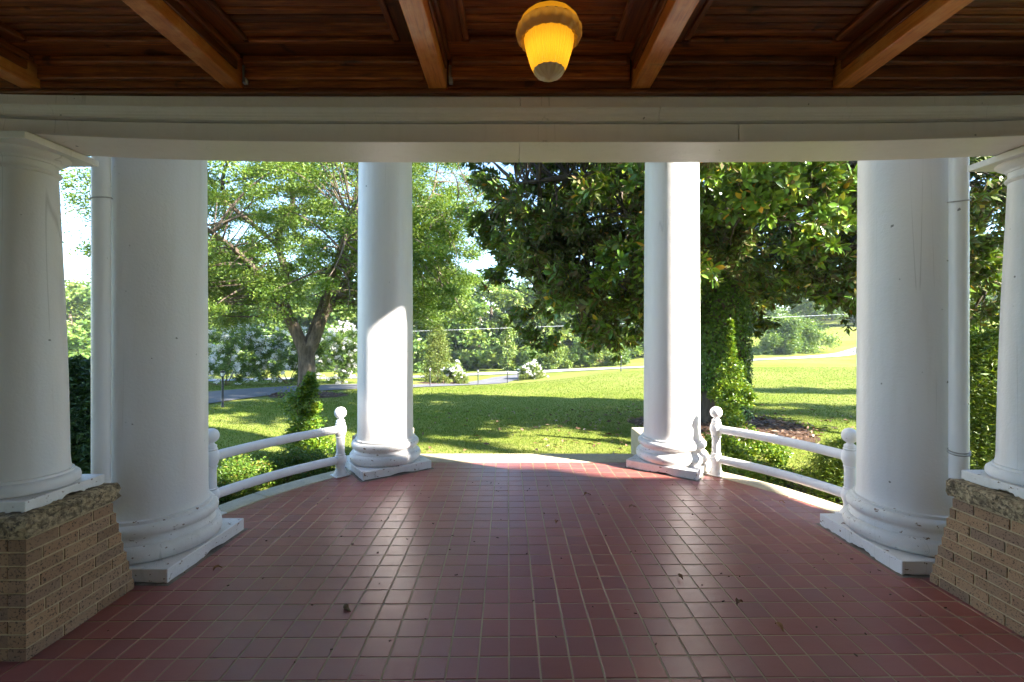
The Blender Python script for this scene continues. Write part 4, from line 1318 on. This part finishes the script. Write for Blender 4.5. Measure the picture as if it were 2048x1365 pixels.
# crepe myrtles in white bloom across the driveway
def myrtle(x, y, w, h, label, seed, dens=1.0):
    rg = random.Random(seed)
    bl = []
    for k in range(46):
        a = rg.random()*6.28; q = rg.random()**.5
        z = rg.uniform(.15, h)
        rad = w*(1-abs(z/h-.55)**2*1.3)
        bl.append((rad*q*math.cos(a), rad*q*math.sin(a)*.8, z, rg.uniform(.35, .6)))
    shrub('crepe_myrtle', label, 'tree', x, y, bl, M['wood_leaf'], 260, .13, .06, 6, group='white-flowering crepe myrtles', blossom=(int(150*dens), .16, 34, .075), stem_r=.028)
myrtle(-14.6, 23.6, 2.2, 2.75, 'white-blossomed shrubby tree across the drive, behind the left lamp post', 1, 1.3)
myrtle(-12.4, 25.6, 2.0, 2.9, 'white-blossomed shrubby tree just left of the forked trunk', 2)
myrtle(-10.0, 27.2, 1.9, 3.2, 'white-blossomed shrubby tree between the forked trunk and the sunlit column', 3)

def blob_cloud(x, y, w, d, h, n, rmin, rmax, seed):
    rg = random.Random(seed); out = []
    for k in range(n):
        a = rg.random()*6.28; q = rg.random()**.5
        z = h*rg.random()
        s = math.sqrt(max(.15, 1-(z/h)**2))
        out.append((w*q*s*math.cos(a), d*q*s*math.sin(a), z, rg.uniform(rmin, rmax)))
    return out
shrub('hydrangea', 'white-flowering bush by the drive, left of the two round ones', 'shrub', -4.0, 31.7, blob_cloud(0, 0, .85, .8, 1.25, 26, .28, .42, 1), M['wood_leaf2'], 240, .12, .07, 4,
      group='white hydrangea bushes', blossom=(75, .13, 26, .07), stem_r=.03)
shrub('hydrangea', 'white-flowering bush by the drive, right of the two round ones', 'shrub', 1.6, 36.0, blob_cloud(0, 0, 1.0, .8, 1.05, 26, .28, .42, 2), M['wood_leaf2'], 240, .12, .07, 4,
      group='white hydrangea bushes', blossom=(85, .13, 26, .07), stem_r=.03)
for k, (x, y, w, lab) in enumerate(((-5.6, 31.4, .5, 'low olive bush at the left end of the drive island'), (-4.6, 30.9, .55, 'low olive bush under the left hydrangea, facing the lawn'),
                        (-3.3, 31.1, .5, 'low olive bush at the right end of the drive island'), (1.0, 35.2, .45, 'low olive bush under the left side of the right hydrangea'),
                        (2.1, 35.2, .5, 'low olive bush under the right side of the right hydrangea'))):
    shrub('low_bush', lab, 'shrub', x, y, blob_cloud(0, 0, w, w*.8, .45, 10, .2, .3, 20+k), M['conifer'], 200, .09, .04, 3, stem_r=.02)
shrub('juniper_tree', 'pale green bushy conifer on the drive island behind the white hydrangea', 'tree', -5.5, 34.2,
      [(0, 0, 4.5, .25), (.05, 0, 4.1, .4)] + [(1.35*(1-(z/4.6)**1.5)*math.cos(z*9)*.6, .9*(1-(z/4.6)**1.5)*math.sin(z*9)*.7, z, .45+.45*(1-z/4.6)) for z in [x*.13+.2 for x in range(29)]],
      M['conifer'], 420, .15, .05, 4, stem_r=.06, droop=-.6)
shrub('big_bush', 'large rounded grey-green bush on the slope at the right, beyond the street', 'shrub', 29.5, 48.6, blob_cloud(0, 0, 4.0, 2.5, 3.4, 60, .7, 1.3, 9), M['wood_leaf'], 330, .26, .13, 4, stem_r=.08)
shrub('vine_column', 'tree stump column smothered in green vines at the wood edge', 'tree', -.4, 46.5,
      [(.35*math.cos(z*3), .3*math.sin(z*3), z, .75 if z < 4.3 else .5) for z in [x*.32+.2 for x in range(17)]], M['wood_leaf2'], 330, .22, .15, 2, stem_r=.1, droop=.6)
hb = [(1.9, 44.6, 1.3, 1.9), (4.4, 44.2, 1.7, 2.3), (6.6, 44.4, 1.6, 2.9), (8.7, 44.0, 1.5, 2.8), (10.3, 44.6, 1.0, 2.0)]
for k, (x, y, w, h) in enumerate(hb):
    shrub('hedge_shrub', ['leafy shrub at the street edge, far left of the roadside thicket', 'leafy shrub at the street edge, second from left of the roadside thicket', 'leafy shrub at the street edge, middle of the roadside thicket',
          'leafy shrub at the street edge, second from right of the roadside thicket', 'low leafy shrub at the street edge, right end of the roadside thicket'][k], 'shrub', x, y,
          blob_cloud(0, 0, w, w*.8, h*.85, 22, .4, .75, 40+k), M['wood_leaf2' if k % 2 else 'wood_leaf'], 260, .2, .12, 3, stem_r=.04, group='shrubs of the roadside thicket')

shrub('garden_tree', 'tree beyond the right edge shading a band of the right lawn', 'tree', 19.5, 6.9, [(a, b, c+4.5, d) for a, b, c, d in blob_cloud(0, 0, 2.2, 2.2, 7.5, 60, .6, 1.0, 61)], M['pecan_leaf'], 200, .2, .1, 3, stem_r=.2)
shrub('garden_tree', 'slender tree beyond the right edge dappling the grass before the step', 'tree', 12.0, 1.95, [(a, b, c+2.5, d) for a, b, c, d in blob_cloud(0, 0, .55, .55, 8.0, 50, .25, .5, 63)], M['pecan_leaf'], 130, .16, .08, 3, stem_r=.12)
shrub('garden_tree', 'farther tree beyond the right edge shading the middle of the right lawn', 'tree', 22.4, 11.9, [(a, b, c+5.5, d) for a, b, c, d in blob_cloud(0, 0, 1.3, 1.3, 5.0, 40, .5, .8, 62)], M['pecan_leaf'], 200, .2, .1, 3, stem_r=.2)

# ------------------------------------------------------------------ the wood beyond the street: one mass
def wood():
    C, R, T = [], [], []
    rg = np.random.default_rng(5)
    trunks = MB()
    k = 0
    for i in range(96):
        x = -84 + i*1.62 + rg.normal()*1.0
        y = 54 + rg.random()*16
        if x > 16: y += 24
        h = rg.uniform(9.0, 13.0) * (0.8 if x > 8 or x < -42 else 1)
        w = rg.uniform(2.6, 4.0)
        z0 = g1(x, y)
        trunks.tube([(x, y, z0-.3), (x+rg.normal()*.3, y, z0+h*.5), (x+rg.normal()*.4, y, z0+h*.9)], [.28, .2, .06], 6)
        for q in range(26):
            a = rg.random()*6.28; s = rg.random()**.5; zz = rg.uniform(.05, 1.0)
            ww = w*math.sqrt(max(.08, 1-abs(zz-.5)**2*3.4))
            C.append((x+ww*s*math.cos(a), y+ww*s*math.sin(a)*.8, z0+h*zz)); R.append(rg.uniform(1.0, 1.7)); T.append(i)
    for i in range(44):                                # a closer row closing the middle
        x = -34 + i*1.15 + rg.normal()*.8
        y = 50.5 + rg.random()*5
        h = rg.uniform(7.5, 11.5)*(0.75 if x > 8 else 1); w = rg.uniform(1.9, 2.9); z0 = g1(x, y)
        for q in range(20):
            a = rg.random()*6.28; s = rg.random()**.5; zz = rg.uniform(.03, 1.0)
            ww = w*math.sqrt(max(.08, 1-abs(zz-.45)**2*3.0))
            C.append((x+ww*s*math.cos(a), y+ww*s*math.sin(a)*.8, z0+h*zz)); R.append(rg.uniform(.8, 1.4)); T.append(200+i)
    for i in range(20):                                # trees over the slope on the right
        x = 26 + i*2.9 + rg.normal(); y = 66 + rg.random()*8; h = rg.uniform(7, 10.5); z0 = g1(x, y)
        for q in range(20):
            a = rg.random()*6.28; s = rg.random()**.5; zz = rg.uniform(.03, 1.0)
            ww = 2.8*math.sqrt(max(.08, 1-abs(zz-.45)**2*3.0))
            C.append((x+ww*s*math.cos(a), y+ww*s*math.sin(a)*.8, z0+h*zz)); R.append(rg.uniform(.9, 1.5)); T.append(300+i)
    for i in range(30):                                # understorey along the street
        x = -60 + i*2.2 + rg.normal()*.5
        y = 47.5 + rg.random()*3 - (7 if x < -22 else 0)
        h = rg.uniform(2.2, 4.6)
        z0 = g1(x, y)
        for q in range(10):
            a = rg.random()*6.28; s = rg.random()**.5
            C.append((x+1.5*s*math.cos(a), y+1.2*s*math.sin(a), z0+h*rg.random())); R.append(rg.uniform(.6, 1.1)); T.append(100+i)
    C = np.array(C); R = np.array(R); T = np.array(T)
    root = empty('wood', (0, 60, -2.5), kind='stuff')
    tag(root, label='dense green wood filling the view beyond the street', cat='wood')
    for s, nm in ((0, 'wood_leaf'), (1, 'wood_leaf2')):
        sel = (T*7 % 3 == 0) if s else (T*7 % 3 != 0)
        P = clump_points(C[sel], R[sel], 80, flat=.8, shell=.3)
        o = leaf_object('foliage', M[nm], root, P, RNG.uniform(.36, .62, len(P)), RNG.uniform(.24, .40, len(P)), up=.8, droop=.1)
        o['kind'] = 'stuff'
    o = trunks.build('trunks', M['bark'], root, smooth=True); o['kind'] = 'stuff'
wood()

# ------------------------------------------------------------------ lamp posts along the drive and overhead cable
def lamp_post(x, y, h, label):
    z = g1(x, y)
    r = empty('lamp_post', (x, y, z), label=label, cat='lamp post', group='black lamp posts along the drive')
    hd = h*0.16
    MB().lathe([(.045, z-.1), (.045, z+.03), (.034, z+.05), (.032, z+h-hd-.03), (.045, z+h-hd-.02), (.05, z+h-hd)], x, y, 14).build('post', M['iron'], r, smooth=True)
    g = MB().lathe([(.045, z+h-hd), (.062, z+h-hd*.45), (.062, z+h-hd*.42)], x, y, 8).build('lantern_glass', M['cable'], r)
    MB().lathe([(.075, z+h-hd*.42), (.078, z+h-hd*.36), (.05, z+h-hd*.15), (.015, z+h-hd*.05), (.012, z+h)], x, y, 14).build('cap', M['iron'], r, smooth=True)
    for k in range(4):
        a = math.pi/4+k*math.pi/2
        MB().tube([(x+.048*math.cos(a), y+.048*math.sin(a), z+h-hd), (x+.066*math.cos(a), y+.066*math.sin(a), z+h-hd*.4)], .006, 5).build('lantern_bar', M['iron'], g)
lamp_post(-9.11, 14.56, 1.17, 'black lamp post on the left, tallest in view, beside the dark drive')
lamp_post(-4.61, 26.02, 1.07, 'black lamp post just right of the sunlit column')
lamp_post(-2.19, 29.82, 1.02, 'black lamp post in front of where the drive meets the street')
lamp_post(-.33, 33.44, .96, 'black lamp post left of the right white hydrangea')
lamp_post(.46, 35.0, .72, 'short black post touching the right white hydrangea')
lamp_post(7.29, 30.94, 1.07, 'black lamp post alone on the right lawn, left of the half-shaded column')
cab = MB()
pth = [(-34+x*1.6, 47.0-0.05*x, 0.9 + 0.0085*(x-10)*0.22*x*.2 + .045*x*1.0) for x in range(0, 44)]
cab.tube(pth, .012, 6)
tag(cab.build('overhead_cable', M['cable'], smooth=True), 'pale utility cable stretched in front of the wood', 'cable')

# ------------------------------------------------------------------ grass blades and leaf litter
def on_drive(x, y):
    d = np.array([( (a[0]+a[2])/2, (a[1]+a[3])/2, max(1.3, math.hypot(a[2]-a[0], a[3]-a[1])/2)) for a in DRIVE])
    bad = np.zeros(len(x), bool)
    for k in range(len(d)-1):
        for s in np.linspace(0, 1, 8):
            c = d[k]*(1-s)+d[k+1]*s
            bad |= (x-c[0])**2+(y-c[1])**2 < (c[2]*0.98)**2
    return bad
def grass():
    n = 290000
    y = 5.0 + 25*RNG.random(n)**1.7
    x = (RNG.random(n)*2-1)*1.12*y
    ok = ~on_drive(x, y)
    ok &= ((x-CX)**2+(y-CY)**2 > 3.18**2) & ~((np.abs(x-.2) < 1.5) & (y < 6.56))
    ok &= ~((np.abs(x-.2) < 2.3) & (np.abs(x-.2) > 1.4) & (y < 6.64))
    ok &= ((x-4.8)**2+(y-10.6)**2 > 1.65**2) & ((x+8.25)**2+(y-18.7)**2 > 1.4**2) & ((x-3.9)**2+(y-6.0)**2 > .7**2)
    x, y = x[ok], y[ok]; n = len(x)
    z = gz(x, y)
    s = np.clip(y/9, .8, 2.2)
    P = np.stack([x, y, z-.005], -1)
    D = unit(np.stack([RNG.normal(size=n)*.55, RNG.normal(size=n)*.55, np.ones(n)], -1))
    S = unit(np.stack([RNG.normal(size=n), RNG.normal(size=n)*.3, np.zeros(n)], -1))
    h = RNG.uniform(.03, .065, n)[:, None]; w = (RNG.uniform(.004, .007, n)*s)[:, None]
    V = np.stack([P-S*w, P+S*w, P+D*h], 1).reshape(-1, 3)
    i = np.arange(n)*3
    o = np_mesh('grass', V, np.stack([i, i+1, i+2], 1), M['grass_blade'], rnd=RNG.random(n))
    tag(o, label='short green grass blades of the lawn', cat='grass', kind='stuff')
grass()
def litter():
    pts = []
    for cx_, cy_, r, n in ((4.8, 10.6, 1.9, 900), (3.9, 6.0, .8, 260), (4.9, 10.2, 4.5, 420), (2, 9.5, 5.5, 260), (-8.25, 18.7, 1.5, 300)):
        a = RNG.random(n)*6.28; q = np.sqrt(RNG.random(n))*r
        pts.append(np.stack([cx_+q*np.cos(a), cy_+q*np.sin(a)], -1))
    p = np.concatenate(pts)
    ok = ((p[:, 0]-CX)**2+(p[:, 1]-CY)**2 > 3.2**2) & ~((np.abs(p[:, 0]-.2) < 2.3) & (p[:, 1] < 6.65))
    p = p[ok]; n = len(p)
    P = np.c_[p, gz(p[:, 0], p[:, 1]) + RNG.uniform(.03, .07, n)]
    D = unit(np.c_[RNG.normal(size=(n, 2)), RNG.normal(size=n)*.2])
    leaf_object('leaf_litter', M['litter'], None, P, RNG.uniform(.08, .17, n), RNG.uniform(.035, .07, n), D=D, N=rand_dirs(n, 2.5), kind='stuff')
    o = bpy.data.objects['leaf_litter']; tag(o, label='dry brown fallen leaves on mulch and grass under the magnolia', cat='leaf litter')
litter()

# ------------------------------------------------------------------ summer haze over the grounds
hz, nt, out = new_mat('haze_air')
pv = nt.nodes.new('ShaderNodeVolumePrincipled')
pv.inputs['Color'].default_value = (0.86, 0.92, 1.0, 1)
pv.inputs['Density'].default_value = 0.0006
pv.inputs['Anisotropy'].default_value = 0.2
nt.links.new(pv.outputs[0], out.inputs['Volume'])
hb_ = MB().box(-240, 240, -40, 330, -12.0, 20.0).build('haze', hz)
tag(hb_, kind='stuff')
